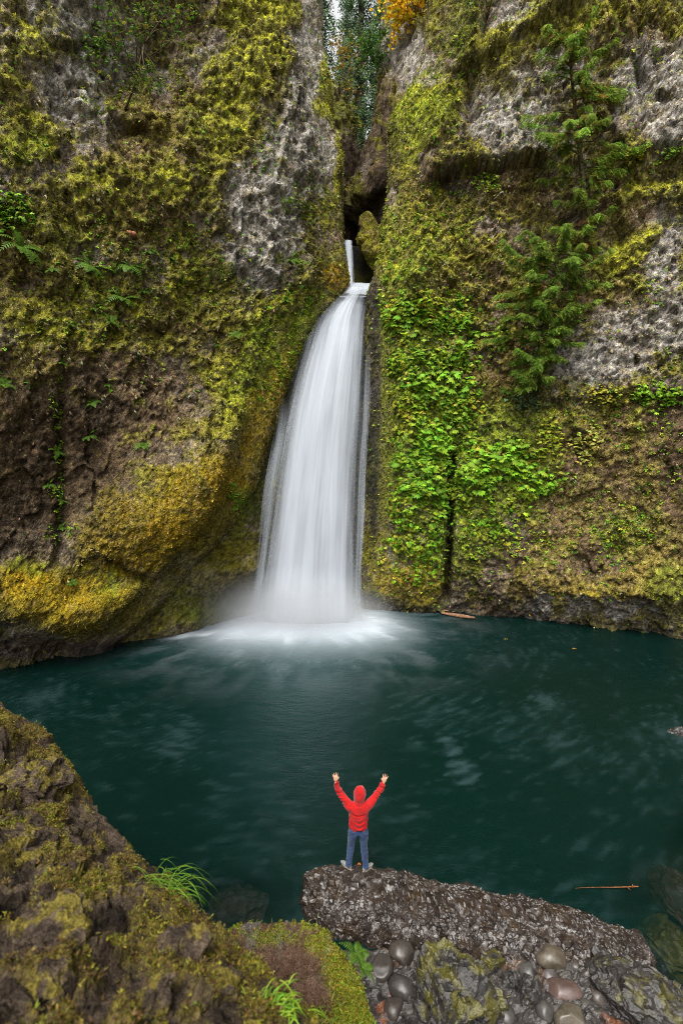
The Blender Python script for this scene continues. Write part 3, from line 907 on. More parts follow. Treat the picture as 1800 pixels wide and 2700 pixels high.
fall = empty("waterfall", D(700, 1440, 23.7), "tall silky white waterfall pouring from the slot into the pool", "waterfall")
main_rows = [(652, 796, 853, 27.3), (676, 777, 851, 27.0), (705, 742, 849, 26.75), (745, 712, 847, 26.4), (800, 693, 845, 25.9), (880, 668, 841, 25.4), (960, 648, 837, 25.0), (1060, 630, 832, 24.65),
             (1180, 612, 829, 24.3), (1300, 595, 829, 24.05), (1400, 580, 833, 23.85), (1450, 572, 838, 23.75)]
back_rows = [(r[0], r[1] + 6, r[2] - 4, r[3] + 0.5) for r in main_rows]
curtain("curtain", main_rows, fall, seed=1, dens=1.02)
curtain("inner_veil", back_rows, fall, seed=5, dens=1.15, streak=6, edge=0.17)
curtain("side_strand", [(770, 836, 852, 25.6), (860, 832, 853, 25.3), (960, 828, 850, 25.0), (1080, 820, 843, 24.6), (1200, 815, 838, 24.3), (1330, 812, 832, 24.0), (1430, 815, 838, 23.8)], fall, ns_=40, seed=9, dens=0.4, top_fade=0.3, streak=3.0, edge_noise=0.5, edge=0.3, bulge=0.2)
curtain("side_strand", [(900, 640, 668, 24.9), (1000, 628, 660, 24.6), (1120, 606, 640, 24.2), (1260, 588, 622, 23.9), (1430, 564, 605, 23.6)], fall, ns_=40, seed=13, dens=0.42, top_fade=0.35, streak=3.0, edge_noise=0.5, edge=0.3, bulge=0.2)
curtain("upper_chute", [(553, 788, 809, 30.1), (575, 790, 810, 29.8), (610, 795, 812, 29.5), (640, 799, 813, 29.3), (662, 800, 815, 29.2)], fall, nt=60, ns_=50, seed=17, dens=1.3, streak=3, edge=0.34, edge_noise=0.35, bulge=0.8, tone=2.1)
# the basin between the upper chute and the lip
rows = [[D(x, y, Y) for x in xs] for (y, Y, xs) in ((652, 29.6, (790, 805, 825, 853)), (654, 28.6, (792, 806, 828, 853)), (657, 27.9, (794, 810, 830, 853)), (664, 27.35, (788, 810, 832, 852)), (682, 26.95, (774, 800, 828, 851)))]
g = np.stack([curve_pts(r, 50) for r in np.array(rows)]); g = np.stack([curve_pts(g[:, j], 60) for j in range(50)], 1).reshape(-1, 3)
g[:, 2] += 0.16 * fbm(g, 0.7, 3, 4); g[:, 1] -= 0.05
attach(np_mesh("lip_water", g, grid_faces(60, 50), M_FALL, True, np.tile([0.42, 0.45, 0.50], (3000, 1)) * np.clip(0.9 + 0.5 * fbm(g, 0.5, 3, 6), 0.5, 1.1)[:, None], attrs={"veil": np.full(3000, 0.93)}), fall)


# mist where the water lands: a soft volume of spray
def mist(loc, rad, dens):
    bm = bmesh.new(); bmesh.ops.create_icosphere(bm, subdivisions=3, radius=1.0)
    me = bpy.data.meshes.new("mist"); bm.to_mesh(me); bm.free()
    o = bpy.data.objects.new("mist", me); COL.objects.link(o); o.location = loc; o.scale = rad
    m, ns, L, out = new_mat("spray")
    tc = ns.new("ShaderNodeTexCoord")
    ln = N(ns, "ShaderNodeVectorMath", operation='LENGTH')
    L.new(tc.outputs["Object"], ln.inputs[0])
    mr = N(ns, "ShaderNodeMapRange", interpolation_type='SMOOTHSTEP')
    mr.inputs["From Min"].default_value = 1.0; mr.inputs["From Max"].default_value = 0.1
    mr.inputs["To Min"].default_value = 0.0; mr.inputs["To Max"].default_value = dens
    L.new(ln.outputs["Value"], mr.inputs["Value"])
    nz = N(ns, "ShaderNodeTexNoise", Scale=2.0, Detail=2.0)
    L.new(tc.outputs["Object"], nz.inputs["Vector"])
    mm = N(ns, "ShaderNodeMath", operation='MULTIPLY')
    L.new(mr.outputs[0], mm.inputs[0]); L.new(nz.outputs["Fac"], mm.inputs[1])
    v = ns.new("ShaderNodeVolumePrincipled")
    v.inputs["Color"].default_value = (0.95, 0.97, 1, 1)
    v.inputs["Anisotropy"].default_value = 0.2
    L.new(mm.outputs[0], v.inputs["Density"])
    L.new(v.outputs[0], out.inputs["Volume"])
    me.materials.append(m)
    return tag(o, "pale spray hanging over the foot of the waterfall", "mist", kind="stuff")


mist((-2.3, 23.2, 0.5), (5.6, 2.4, 3.0), 1.5)

# ------------------------------------------------------------------ standing boulder (the slab the person stands on)
nx, na = 400, 165
X = np.linspace(-0.86, 5.95, nx)
Yb = np.interp(X, [-0.9, -0.7, -0.3, 0.4, 1.9, 3.6, 4.8, 5.5, 6.0], [8.85, 9.05, 9.2, 9.22, 8.95, 8.68, 8.36, 8.05, 7.75])
Yf = np.interp(X, [-0.9, -0.6, 0.0, 1.0, 2.5, 4.0, 5.2, 6.0], [8.55, 8.15, 7.85, 7.6, 7.35, 7.25, 7.2, 7.45])
Zt = np.interp(X, [-0.9, -0.75, -0.4, 0.3, 1.9, 3.6, 4.8, 5.6, 6.0], [0.05, 0.40, 0.54, 0.55, 0.50, 0.40, 0.26, 0.10, -0.3])
a = np.linspace(0, np.pi, na)
ca, sa = np.cos(a), np.sin(a)
Yg = (Yb + Yf)[:, None] / 2 + ((Yb - Yf) / 2)[:, None] * (np.sign(ca) * np.abs(ca) ** 0.62)[None]
Zg = -0.7 + (Zt + 0.7)[:, None] * (np.abs(sa) ** 0.42)[None]
B = np.stack([np.repeat(X[:, None], na, 1), Yg, Zg], -1)
# ends closed
for i, sc in ((0, 0.0), (1, 0.5), (2, 0.75), (3, 0.9), (nx - 1, 0.0), (nx - 2, 0.5), (nx - 3, 0.75)):
    c0 = B[i].mean(0); B[i] = c0 + (B[i] - c0) * sc
nb = -grid_normals(B).reshape(-1, 3)
P = B.reshape(-1, 3)
h1, r1 = facets(P, 0.30, 1); h2, r2 = facets(P, 0.12, 2); h3, r3 = facets(P, 0.06, 3)
off = 0.11 * fbm(P, 1.0, 4, 1) + 0.05 * h1 + 0.038 * h2 + 0.016 * h3 - 0.05 * sstep(0.72, 0.95, fbm(P, 0.8, 3, 17, 0.5, True))
flat = np.exp(-(((P[:, 0] - 0.32) / 0.55) ** 2 + ((P[:, 1] - 8.9) / 0.4) ** 2))
off *= 1 - 0.75 * flat
V = P + nb * off[:, None]
b1 = fbm(P, 0.5, 4, 4, 0.65)
c = lerp(np.array([0.011, 0.0075, 0.0055]), np.array([0.032, 0.024, 0.020]), r2[:, None])
c = mixc(c, np.array([0.12, 0.115, 0.11]), sstep(0.77, 0.98, 0.4 * r2 + 0.6 * r3 + 0.12 * b1) * 0.8)  # pale facets: sky glints painted into the rock colour
c = mixc(c, np.array([0.030, 0.019, 0.010]), 0.75 * sstep(0.02, 0.4, b1 + 0.3 * (0.5 - r3)))
M_SLAB = mat_attr_rock("wet_slab_rock", 0.26, 0.35, 26.0, 0.4, 0.4, "wet", 0.012)
SLAB = np_mesh("slab_boulder", V, grid_faces(nx, na, True), M_SLAB, False, c, attrs={"wet": np.clip(0.35 + 0.7 * (r3 - 0.3), 0, 1)})
tag(SLAB, "long low wet brecciated slab that the person stands on", "boulder")
SLABV = V

# ------------------------------------------------------------------ shore gravel and the rocks on it
gx = np.linspace(-2.5, 8.5, 240); gy = np.linspace(4.3, 8.4, 130)
Xg, Yg = np.meshgrid(gx, gy)
p = np.stack([Xg, Yg, 0 * Xg], -1).reshape(-1, 3)
h1, r1 = facets(p, 0.28, 11); h2, r2 = facets(p, 0.12, 12)
p[:, 2] = 0.12 + 0.10 * h1 + 0.06 * h2 + 0.1 * fbm(p, 1.0, 3, 5)
p[:, 2] -= 0.9 * sstep(4.6, 6.5, p[:, 0] + 0.6 * (p[:, 1] - 6.8)) + 1.2 * sstep(7.5, 8.2, p[:, 1]) + 0.9 * sstep(0.0, -1.2, p[:, 0]) * sstep(5.5, 6.6, p[:, 1])
c = lerp(np.array([0.012, 0.010, 0.009]), np.array([0.05, 0.044, 0.04]), r2[:, None])
c = mixc(c, np.array([0.09, 0.045, 0.02]), 0.8 * sstep(0.1, 0.4, fbm(p, 0.7, 3, 21)))
gx_, gy_ = proj(p)
c = mixc(c, np.array([0.15, 0.05, 0.02]), 0.85 * blobs(gx_ + 40 * (r1 - .5), gy_ + 40 * (r2 - .5), [(893, 2322, 24, 26, 1), (1420, 2345, 22, 14, .7)]))
tag(np_mesh("shore_gravel", p, grid_faces(len(gy), len(gx)), M_ROCK, False, c, attrs={"wet": np.clip(r1, 0, 1)}), kind="structure")


def put_rock(name, label, x, y, z, r, seed, kind="stone", rot=0.0, tilt=0.0, colour=None, moss=0.0, group=None, res=4, flat=None):
    loc = DZ(x, y, z)
    if kind == "stone":
        v, F, nn, rid = rock_mesh(r[0], r[1], r[2], res, 5, seed, 0.10)
        cc = np.tile(np.array(colour if colour else (0.045, 0.038, 0.032)) * 0.75, (len(v), 1)) * np.clip(1 + 0.5 * fbm(v, 0.12, 3, seed), 0.5, 1.6)[:, None]
        mat, sm, wet = M_STONE, True, np.full(len(v), 0.8)
    else:
        v, F, nn, rid = rock_mesh(r[0], r[1], r[2], res, 11, seed, 0.24, 0.11 * min(1, r[0] / 0.6), 0.34 * max(0.4, min(1, r[0])))
        b = fbm(v + seed, 0.3, 4, seed)
        cc = lerp(np.array([0.008, 0.0072, 0.0065]), np.array([0.036, 0.032, 0.029]), np.clip(rid + 0.3 * b, 0, 1)[:, None])
        if colour: cc = mixc(cc, np.array(colour), 0.5 + 0 * b)
        if moss:
            mm = sstep(0.35 - moss, 0.6 - moss, b + 0.25 * nn[:, 2]) * (0.9 if moss > 0.2 else 0.7)
            cc = mixc(cc, lerp(MDARK * 1.1, np.array([0.060, 0.054, 0.008]), np.clip(0.4 + 1.2 * fbm(v, 0.16, 3, seed + 2), 0, 1)[:, None]), mm)
        mat, sm, wet = M_ROCK, False, np.clip(0.6 * rid + 0.2, 0, 1)
    Rm = np.array((Matrix.Rotation(rot, 3, 'Z') @ Matrix.Rotation(tilt, 3, 'Y')))
    v = v @ Rm.T
    o = np_mesh(name, v, F, mat, sm, cc, attrs={"wet": wet})
    o.location = loc
    return tag(o, label, "rock" if kind != "stone" else "stone", group)


M_STONE = mat_attr_rock("wet_river_stone", 0.36, 0.4, 30.0, 0.35, 0.4, None, 0.006)
G1 = "smooth wet river stones on the shore"
G2 = "broken rocks on the shore"
put_rock("mossy_boulder", "big dark boulder with olive moss at the bottom edge, among the river stones", 1042, 2290, 0.18, (0.85, 0.75, 0.72), 27, "rock", 0.3, 0.2, None, 0.28, G2, 6)
put_rock("shore_boulder", "wide wet grey boulder with thin moss in the bottom right corner", 1500, 2308, 0.10, (1.05, 0.75, 0.50), 12, "rock", -0.4, 0.1, (0.024, 0.021, 0.019), 0.15, G2, 6)
put_rock("wedge_rock", "dark wedge-shaped rock leaning between the mossy boulder and the reddish stone", 1212, 2290, 0.12, (0.20, 0.20, 0.36), 31, "rock", 0.8, 0.4, None, 0.15, G2, 4)
put_rock("split_rock", "narrow upright dark rock against the mossy boulder's right side", 1166, 2262, 0.12, (0.14, 0.17, 0.28), 44, "rock", 0.2, 0.3, None, 0.1, G2, 4)
put_rock("broken_rock", "mossy angular rock at the slab's foot, above the narrow upright rock", 1130, 2205, 0.15, (0.26, 0.2, 0.2), 52, "rock", 1.2, 0.1, None, 0.25, G2, 4)
put_rock("broken_rock", "low dark rock between the slab and the leftmost mossy boulder", 985, 2190, 0.06, (0.24, 0.17, 0.13), 57, "rock", 0.4, 0.0, None, 0.0, G2, 4)
put_rock("broken_rock", "grey angular rock just left of the big round brown stone", 1196, 2195, 0.05, (0.2, 0.16, 0.16), 63, "rock", 0.4, 0.2, None, 0.05, G2, 4)
put_rock("river_stone", "round grey-brown stone at the slab's front left, topmost of three", 921, 2190, 0.14, (0.245, 0.21, 0.19), 3, rot=0.3, group=G1, colour=(0.05, 0.041, 0.034))
put_rock("river_stone", "round grey stone beside the small fern, left of three", 877, 2226, 0.13, (0.235, 0.2, 0.17), 4, rot=1.0, group=G1)
put_rock("river_stone", "smooth grey stone lowest of the three near the mossy ledge", 922, 2270, 0.12, (0.23, 0.19, 0.17), 6, rot=-0.4, group=G1, colour=(0.042, 0.036, 0.033))
put_rock("river_stone", "big round olive-brown stone resting against the slab's front", 1262, 2202, 0.16, (0.27, 0.24, 0.21), 8, rot=0.1, group=G1, colour=(0.075, 0.06, 0.042))
put_rock("river_stone", "small smooth grey stone under the big olive-brown one", 1212, 2235, 0.08, (0.16, 0.17, 0.14), 10, rot=0.5, group=G1, colour=(0.06, 0.056, 0.052))
put_rock("river_stone", "flat reddish-brown stone with a rough top in the stone cluster", 1292, 2278, 0.11, (0.32, 0.2, 0.16), 14, rot=-0.1, group=G1, colour=(0.085, 0.055, 0.046))
put_rock("river_stone", "small upright brown stone beside the corner boulder", 1345, 2246, 0.09, (0.14, 0.13, 0.19), 16, rot=-0.1, group=G1, colour=(0.055, 0.045, 0.038))
put_rock("river_stone", "rounded olive stone cut by the bottom edge, below the reddish stone", 1310, 2345, 0.14, (0.27, 0.22, 0.2), 18, rot=0.2, group=G1, colour=(0.08, 0.066, 0.047))
put_rock("river_stone", "small pale stone behind the flat reddish stone", 1262, 2240, 0.07, (0.15, 0.13, 0.1), 19, rot=0.2, group=G1, colour=(0.07, 0.06, 0.058))
for k_, (x, y, q, cl_, lb_) in enumerate(((968, 2225, .12, (.05, .042, .036), "small dark cobble between the left three stones and the mossy boulder"), (905, 2318, .17, (.05, .04, .034), "dark rounded stone at the bottom beside the reddish dirt"),
        (1250, 2320, .15, (.055, .05, .045), "grey cobble left of the olive stone at the bottom edge"), (1372, 2290, .13, (.06, .05, .043), "brown cobble tucked under the corner boulder"), (1345, 2310, .11, (.05, .045, .04), "small dark cobble right of the olive bottom stone"),
        (1160, 2330, .16, (.045, .04, .036), "dark cobble at the bottom edge right of the mossy boulder"), (1320, 2220, .09, (.06, .052, .046), "small cobble just right of the big olive-brown stone"), (1095, 2175, .10, (.045, .04, .035), "small dark cobble against the slab above the mossy boulder"))):
    put_rock("cobble", lb_, x, y, 0.12, (q * 1.15, q, q * .8), 80 + k_, rot=k_ * .9, colour=cl_, group=G1, res=3)
put_rock("submerged_boulder", "yellow-green algae boulder under the water near the corner boulder", 1535, 2175, -0.95, (0.55, 0.7, 0.35), 71, "rock", 0.2, 0.0, (0.22, 0.2, 0.02), 0.4, "boulders under the pool water", 4)
put_rock("submerged_boulder", "brown boulder under the water between the bank and the slab", 540, 2078, -1.0, (0.8, 0.6, 0.35), 72, "rock", 0.2, 0.0, (0.12, 0.06, 0.03), 0.0, "boulders under the pool water", 4)
put_rock("submerged_boulder", "reddish-brown boulder under the water at the right frame edge", 1560, 2060, -1.0, (0.6, 0.8, 0.3), 73, "rock", 0.2, 0.0, (0.15, 0.07, 0.02), 0.0, "boulders under the pool water", 4)
put_rock("wet_rock", "small dark rock breaking the water at the right frame edge", 1570, 1686, -0.04, (0.5, 0.3, 0.12), 74, "rock", 0.0, 0.0, (0.015, 0.012, 0.010), 0.0, None, 4)


# ------------------------------------------------------------------ near bank (the mossy rock lip below the camera)
be = [(-420, 1490, 7.0), (-180, 1560, 5.8), (0, 1628, 4.9), (55, 1672, 4.7), (80, 1700, 4.55), (112, 1745, 4.35), (170, 1835, 4.0), (225, 1890, 3.85), (258, 1938, 3.7), (262, 1962, 3.55), (300, 1992, 3.35),
      (370, 2032, 3.1), (415, 2085, 2.9), (480, 2162, 2.62), (545, 2225, 2.38), (590, 2280, 2.18), (640, 2345, 1.98), (720, 2470, 1.7), (860, 2700, 1.35)]
E = curve_pts([D(x, y, Y) for x, y, Y in be], 340)
tan = unit(np.gradient(E, axis=0)); tan[:, 2] = 0; tan = unit(tan)
for _ in range(30): tan[1:-1] = unit((tan[:-2] + tan[1:-1] * 2 + tan[2:]) / 4)
out = np.stack([-tan[:, 1], tan[:, 0], 0 * tan[:, 0]], -1)          # towards the pool
out = out * np.sign((out * np.array([0.66, 0.75, 0])).sum(1))[:, None]
d_in = np.concatenate([np.linspace(3.4, 2.3, 20, endpoint=False), np.linspace(2.3, 0, 190)])
prof = [(-d, 0.95 * (1 - math.exp(-d / 0.95)) + 0.12 * d) for d in d_in]
for aa in np.linspace(0.1, 1.45, 16): prof.append((0.16 * math.sin(aa), -0.16 * (1 - math.cos(aa))))
for k_ in range(1, 26): prof.append((0.16 + 0.02 * k_, -0.16 - 0.3 * k_))
prof = np.array(prof)
B = E[:, None] + out[:, None] * prof[None, :, :1] + np.array([0, 0, 1.0])[None, None] * prof[None, :, 1:]
P = B.reshape(-1, 3)
nb = grid_normals(B)
if nb[170, 120, 2] < 0: nb = -nb; bflip = True
else: bflip = False
nb = nb.reshape(-1, 3)
inw = np.repeat(-prof[None, :, 0], len(E), 0).ravel()
h1, r1 = facets(P * np.array([1, 1, 1.3]), 0.42, 41); h2, r2 = facets(P, 0.17, 42)
b1 = fbm(P, 0.55, 4, 43, 0.55); b2 = fbm(P, 0.16, 4, 44, 0.6); b3 = fbm(P, 0.05, 3, 45, 0.6)
edge_k = np.clip(0.35 + inw / 0.35, 0.30, 1)
off = edge_k * (0.085 * h1 + 0.04 * h2 + 0.17 * b1 + 0.06 * np.abs(b2) * 2 + 0.015 * b3 - 0.05)
mo = sstep(-0.06, 0.14, b1 * 0.6 + b2 * 0.7 + 0.10 * (r1 - 0.5) - 0.06 + 0.07 * sstep(1.0, 0.2, inw))
off = off + mo * (0.022 + 0.02 * b3)
V = P + nb * off[:, None]
rc = lerp(np.array([0.020, 0.015, 0.011]), np.array([0.10, 0.074, 0.052]), np.clip(0.45 + 0.9 * b2 + 0.4 * (r2 - 0.5), 0, 1)[:, None])
rc = mixc(rc, np.array([0.10, 0.068, 0.04]), 0.5 * sstep(0.0, 0.4, b1))
rc = mixc(rc, np.array([0.32, 0.31, 0.29]), 0.5 * sstep(0.32, 0.5, b2 + 0.3 * b3))
mc = lerp(np.array([0.045, 0.030, 0.012]), np.array([0.12, 0.098, 0.018]), np.clip(0.45 + 1.3 * b3 + 0.5 * b2, 0, 1)[:, None])
c = rc + (mc - rc) * mo[:, None]
BANK = tag(np_mesh("bank", V, grid_faces(len(E), len(prof), bflip), M_BANK, True, c, attrs={"wet": 0 * inw}), kind="structure")
BK = dict(V=V, N=nb, mo=mo, inw=inw)
BK["dx"], BK["dy"] = proj(V)

for k_, (x, y, rr3, lb_) in enumerate(((70, 1790, (.34, .24, .20), "angular brown rock near the top of the mossy bank"), (30, 1950, (.42, .30, .22), "broad brown outcrop cut by the left frame edge on the bank"), (205, 1930, (.26, .20, .17), "rock at the corner of the bank's edge above the pool"),
        (290, 2075, (.24, .17, .13), "flat brown rock on the bank left of the grass tuft"), (120, 2130, (.26, .18, .13), "cracked brown rock in the middle of the bank"), (60, 2270, (.22, .15, .11), "blurred dark rock low on the bank at the frame edge"),
        (400, 2180, (.20, .13, .10), "long brown rock below the grass tuft on the bank"), (330, 2300, (.17, .12, .09), "blurred brown rock near the bottom of the bank"), (520, 2275, (.15, .10, .08), "rock on the bank's lip above the soil patch"))):
    m_ = np.argmin((BK["dx"] - x) ** 2 + (BK["dy"] - y) ** 2 + 1e3 * (BK["inw"] < 0.02))
    v, F, nn, rid = rock_mesh(rr3[0], rr3[1], rr3[2], 5, 12, 200 + k_, 0.30, 0.07 * rr3[0] / .3, 0.22 * rr3[0] / .3)
    v = v @ np.array(Matrix.Rotation(0.7 + 0.5 * k_, 3, 'Z') @ Matrix.Rotation(0.25, 3, 'Y')).T
    q1 = fbm(v + k_, 0.12, 4, k_ + 3, 0.6)
    cc = lerp(np.array([0.026, 0.019, 0.014]), np.array([0.12, 0.088, 0.062]), np.clip(0.4 + 0.5 * (rid - .5) + 0.9 * q1, 0, 1)[:, None])
    cc = mixc(cc, np.array([0.13, 0.105, 0.018]), 0.9 * sstep(0.02, 0.22, q1 + 0.12 * nn[:, 2] - 0.05))
    o = np_mesh("bank_rock", v, F, M_BANK, False, cc, attrs={"wet": 0 * q1})
    o.location = BK["V"][m_] - BK["N"][m_] * rr3[2] * 0.45
    tag(o, lb_, "rock", "rocks in the near bank")

# ------------------------------------------------------------------ soil ledge below the bank
lb = [(300, 2235), (420, 2180), (480, 2150), (540, 2128), (600, 2118), (690, 2122), (750, 2148), (790, 2205), (815, 2250), (832, 2300), (858, 2380), (900, 2520), (960, 2700)]
L_ = curve_pts([DZ(x, y, 3.5) for x, y in lb], 60)[:, :2]
gx = np.linspace(-3.0, 1.0, 190); gy = np.linspace(2.6, 5.6, 160)
Xg, Yg = np.meshgrid(gx, gy)
p = np.stack([Xg, Yg, 0 * Xg], -1).reshape(-1, 3)
dd = np.full(len(p), 1e9); sg = np.zeros(len(p))
for (ax, ay), (bx2, by2) in zip(L_[:-1], L_[1:]):
    vx, vy = bx2 - ax, by2 - ay
    t = np.clip(((p[:, 0] - ax) * vx + (p[:, 1] - ay) * vy) / (vx * vx + vy * vy), 0, 1)
    d = np.hypot(p[:, 0] - ax - t * vx, p[:, 1] - ay - t * vy)
    cr = vx * (p[:, 1] - ay) - vy * (p[:, 0] - ax)
    m = d < dd
    dd = np.where(m, d, dd); sg = np.where(m, np.sign(cr), sg)
sd = -sg * dd                                        # inside positive
b1 = fbm(p, 0.5, 4, 51); b2 = fbm(p, 0.13, 4, 52, 0.6)
sd = sd + 0.06 * b1
px_, py_ = proj(np.stack([p[:, 0], p[:, 1], np.full(len(p), 3.5)], -1))
rim = sstep(0.15, 0.02, sd) * sstep(-0.3, 0.0, sd)
mright = blobs(px_ + 18 * b1, py_ + 18 * b2, [(800, 2260, 40, 90, 1, -28), (820, 2340, 60, 60, 1), (740, 2170, 40, 22, .8), (690, 2330, 60, 26, .6), (630, 2150, 60, 16, .5), (780, 2185, 26, 40, .9), (480, 2190, 16, 40, .5)])
p[:, 2] = 3.46 + 0.05 * b1 + 0.03 * b2 + 0.10 * np.clip(0.35 - sd, 0, 0.3) * 0 - np.where(sd < 0, np.minimum(-sd * 3.2, 4.0), 0) + 0.10 * mright * (0.7 + b2)
p[:, 2] += 0.05 * rim
h1, r1 = facets(p, 0.16, 53)
stones = sstep(0.12, 0.3, fbm(p, 0.3, 3, 55)) * sstep(0.5, 0.1, sd)
p[:, 2] += stones * 0.06 * (0.6 + h1)
c = lerp(np.array([0.05, 0.027, 0.016]), np.array([0.10, 0.062, 0.042]), np.clip(0.5 + 1.1 * b2 + 0.5 * b1, 0, 1)[:, None])
c = mixc(c, np.array([0.10, 0.09, 0.08]), 0.8 * stones)
mm = np.clip(np.maximum(mright, 0.85 * rim * sstep(-0.05, 0.2, b2 + b1)) * (0.75 + 0.8 * b2), 0, 1)
c = mixc(c, lerp(np.array([0.13, 0.10, 0.012]), np.array([0.17, 0.23, 0.015]), np.clip(0.5 + 0.8 * b1 + b2, 0, 1)[:, None]), mm)
tag(np_mesh("soil_ledge", p, grid_faces(len(gy), len(gx)), M_BANK, True, c, attrs={"wet": 0 * b1}), kind="structure")
LEDGE = dict(V=p, mm=mm, sd=sd); LEDGE["dx"], LEDGE["dy"] = proj(p)

# ------------------------------------------------------------------ small plant shapes
def diamonds(specs):
    """each spec: base point, direction, length, width, fold -> folded diamond leaf"""
    V, F, sh = [], [], []
    for b, d, l, w, z in specs:
        b = np.array(b, float); d = unit(np.array(d, float))
        side = unit(np.cross(d, (0, 0, 1)))
        n = len(V)
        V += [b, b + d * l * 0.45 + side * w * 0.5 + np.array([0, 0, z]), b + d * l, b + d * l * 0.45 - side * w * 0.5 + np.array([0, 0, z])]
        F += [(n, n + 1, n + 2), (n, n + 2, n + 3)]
        sh += [0.8, 1.0, 1.12, 1.0]
    return np.array(V), np.array(F), np.array(sh)


def spray_proto(n=7, droop=0.35):
    sp = [((0, 0, 0), (0, 1, -droop), 0.55, 0.26, -0.03)]
    for i in range(1, n // 2 + 1):
        a = 0.55 * i
        for s in (-1, 1):
            sp.append(((0.02 * s, 0.03, 0), (s * math.sin(a), math.cos(a), -droop * (1 + 0.3 * i)), 0.55 - 0.06 * i, 0.24, -0.03))
    return diamonds(sp)


def pinnate_proto(pairs=6, L=1.0, w=0.10, lw=0.26, droop=0.25):
    sp = []
    for i in range(pairs):
        t = (i + 0.6) / (pairs + 0.3)
        z = -droop * t * t
        l = lw * math.sin(math.pi * (0.22 + 0.75 * t)) * 1.15
        for s in (-1, 1):
            sp.append(((0, t * L, z), (s * 0.85, 0.55, -0.12), l, w, -0.01))
    sp.append(((0, 0.9 * L, -droop * 0.85), (0, 1, -droop), 0.2, w, 0))
    return diamonds(sp)


def blades_proto(n=8, L=1.0, w=0.05, spread=0.6, droop=1.2, seed=0):
    r = np.random.default_rng(seed)
    V, F, sh = [], [], []
    for i in range(n):
        a = r.uniform(0, 2 * np.pi); s = r.uniform(0.15, 1) * spread
        d = np.array([math.cos(a) * s, 1.0 * r.uniform(0.5, 1), math.sin(a) * s]); l = L * r.uniform(0.55, 1)
        pts = [np.array([0, 0, 0.0]), d * l * 0.5, d * l * 0.9 + np.array([0, 0, -droop * 0.25 * l])]
        side = unit(np.cross(d, (0.2, 0.1, 1)))
        b = len(V)
        V += [pts[0] - side * w * .5, pts[0] + side * w * .5, pts[1] - side * w * .45, pts[1] + side * w * .45, pts[2]]
        F += [(b, b + 1, b + 3), (b, b + 3, b + 2), (b + 2, b + 3, b + 4)]
        sh += [0.75, 0.75, 1, 1, 1.15]
    return np.array(V), np.array(F), np.array(sh)


SPRAY = spray_proto(7); SPRAY5 = spray_proto(5, 0.2); PINN = pinnate_proto(); TUFT = blades_proto(5, 1.0, 0.06, 0.35, 0.4, 2)
TRIO = diamonds([((0, 0, 0), (0.3, 1, -.1), .6, .4, -.02), ((0, 0, 0), (-1, .3, -.1), .55, .4, -.02), ((0, 0, 0), (.9, -.5, -.1), .5, .4, -.02)])


def pick(cl, w, n, r):
    w = w * ((cl["dx"] > -60) & (cl["dx"] < 1630) & (cl["dy"] > -60))
    pr = np.maximum(w, 0); pr = pr / pr.sum()
    return r.choice(len(pr), n, p=pr)


def cols(r, n, base, var=0.25, hue=0.12):
    base = np.atleast_2d(np.array(base, float))
    c = base[r.integers(0, len(base), n)]
    c = c * (1 + var * r.normal(size=(n, 1))).clip(0.45, 1.7)
    return np.clip(c * (1 + hue * r.normal(size=(n, 3))), 0.003, 0.9)


def hang(proto, pos, nrm, size, colr, r, down=0.7, outw=0.6, jit=0.5, upn=0.8):
    n = len(pos)
    ax = nrm * outw + np.array([0, 0, -down]) + r.normal(size=(n, 3)) * jit
    up = nrm * 0.7 + np.array([0, 0, upn]) + r.normal(size=(n, 3)) * 0.3
    bx, by, bz = frame_from(ax, up)
    return stamp(proto[0], proto[1], pos, bx, by, bz, size, colr, proto[2])


def stuff(name, label, cat, parts, mat):
    V, F, C = join_arrays(parts)
    o = np_mesh(name, V, F, mat, False, C)
    return tag(o, label, cat, kind="stuff")


r = np.random.default_rng(21)
BG = [(0.12, 0.25, 0.012), (0.15, 0.28, 0.016), (0.10, 0.21, 0.014), (0.20, 0.30, 0.02)]
YG = [(0.28, 0.32, 0.022), (0.34, 0.33, 0.035), (0.22, 0.29, 0.02)]
DG = [(0.05, 0.10, 0.012), (0.07, 0.12, 0.014)]
DEAD = [(0.28, 0.22, 0.11), (0.36, 0.31, 0.18), (0.20, 0.14, 0.07)]

# ---- leafy cover on the right wall
parts = []
dz = [(975, 720, 110, 55, 1), (980, 820, 105, 60, 1), (1000, 920, 90, 70, 1), (975, 1030, 60, 90, 1), (990, 1100, 55, 80, .9), (1090, 1080, 55, 75, 1), (1165, 1060, 60, 50, 1), (1220, 1100, 55, 45, .9),
      (950, 1260, 60, 80, .55), (1130, 1180, 85, 60, .35), (950, 1180, 50, 60, .7), (1100, 780, 60, 30, .4), (920, 640, 50, 40, .3)]
w = blobs(RIGHT["dx"] + 18 * r.normal(size=len(RIGHT["dx"])), RIGHT["dy"], dz) ** 2 * (RIGHT["dx"] > np.where(RIGHT["dy"] < 1190, 893 - 20 * (RIGHT["dy"] < 780), 866))
clump = sstep(-0.12, 0.22, fbm(RIGHT["V"], 0.9, 3, 77))
i = pick(RIGHT, w * (0.08 + clump), 11000, r)
pos = RIGHT["V"][i] + RIGHT["N"][i] * (0.05 + 0.22 * r.random((len(i), 1)) * clump[i][:, None])
cl = fbm(pos, 1.8, 2, 5)
cc = np.where((cl + 0.25 * r.normal(size=len(i)) > 0.12)[:, None], cols(r, len(i), YG), cols(r, len(i), BG))
parts.append(hang(SPRAY, pos, RIGHT["N"][i], r.uniform(0.14, 0.42, len(i)), cc, r))
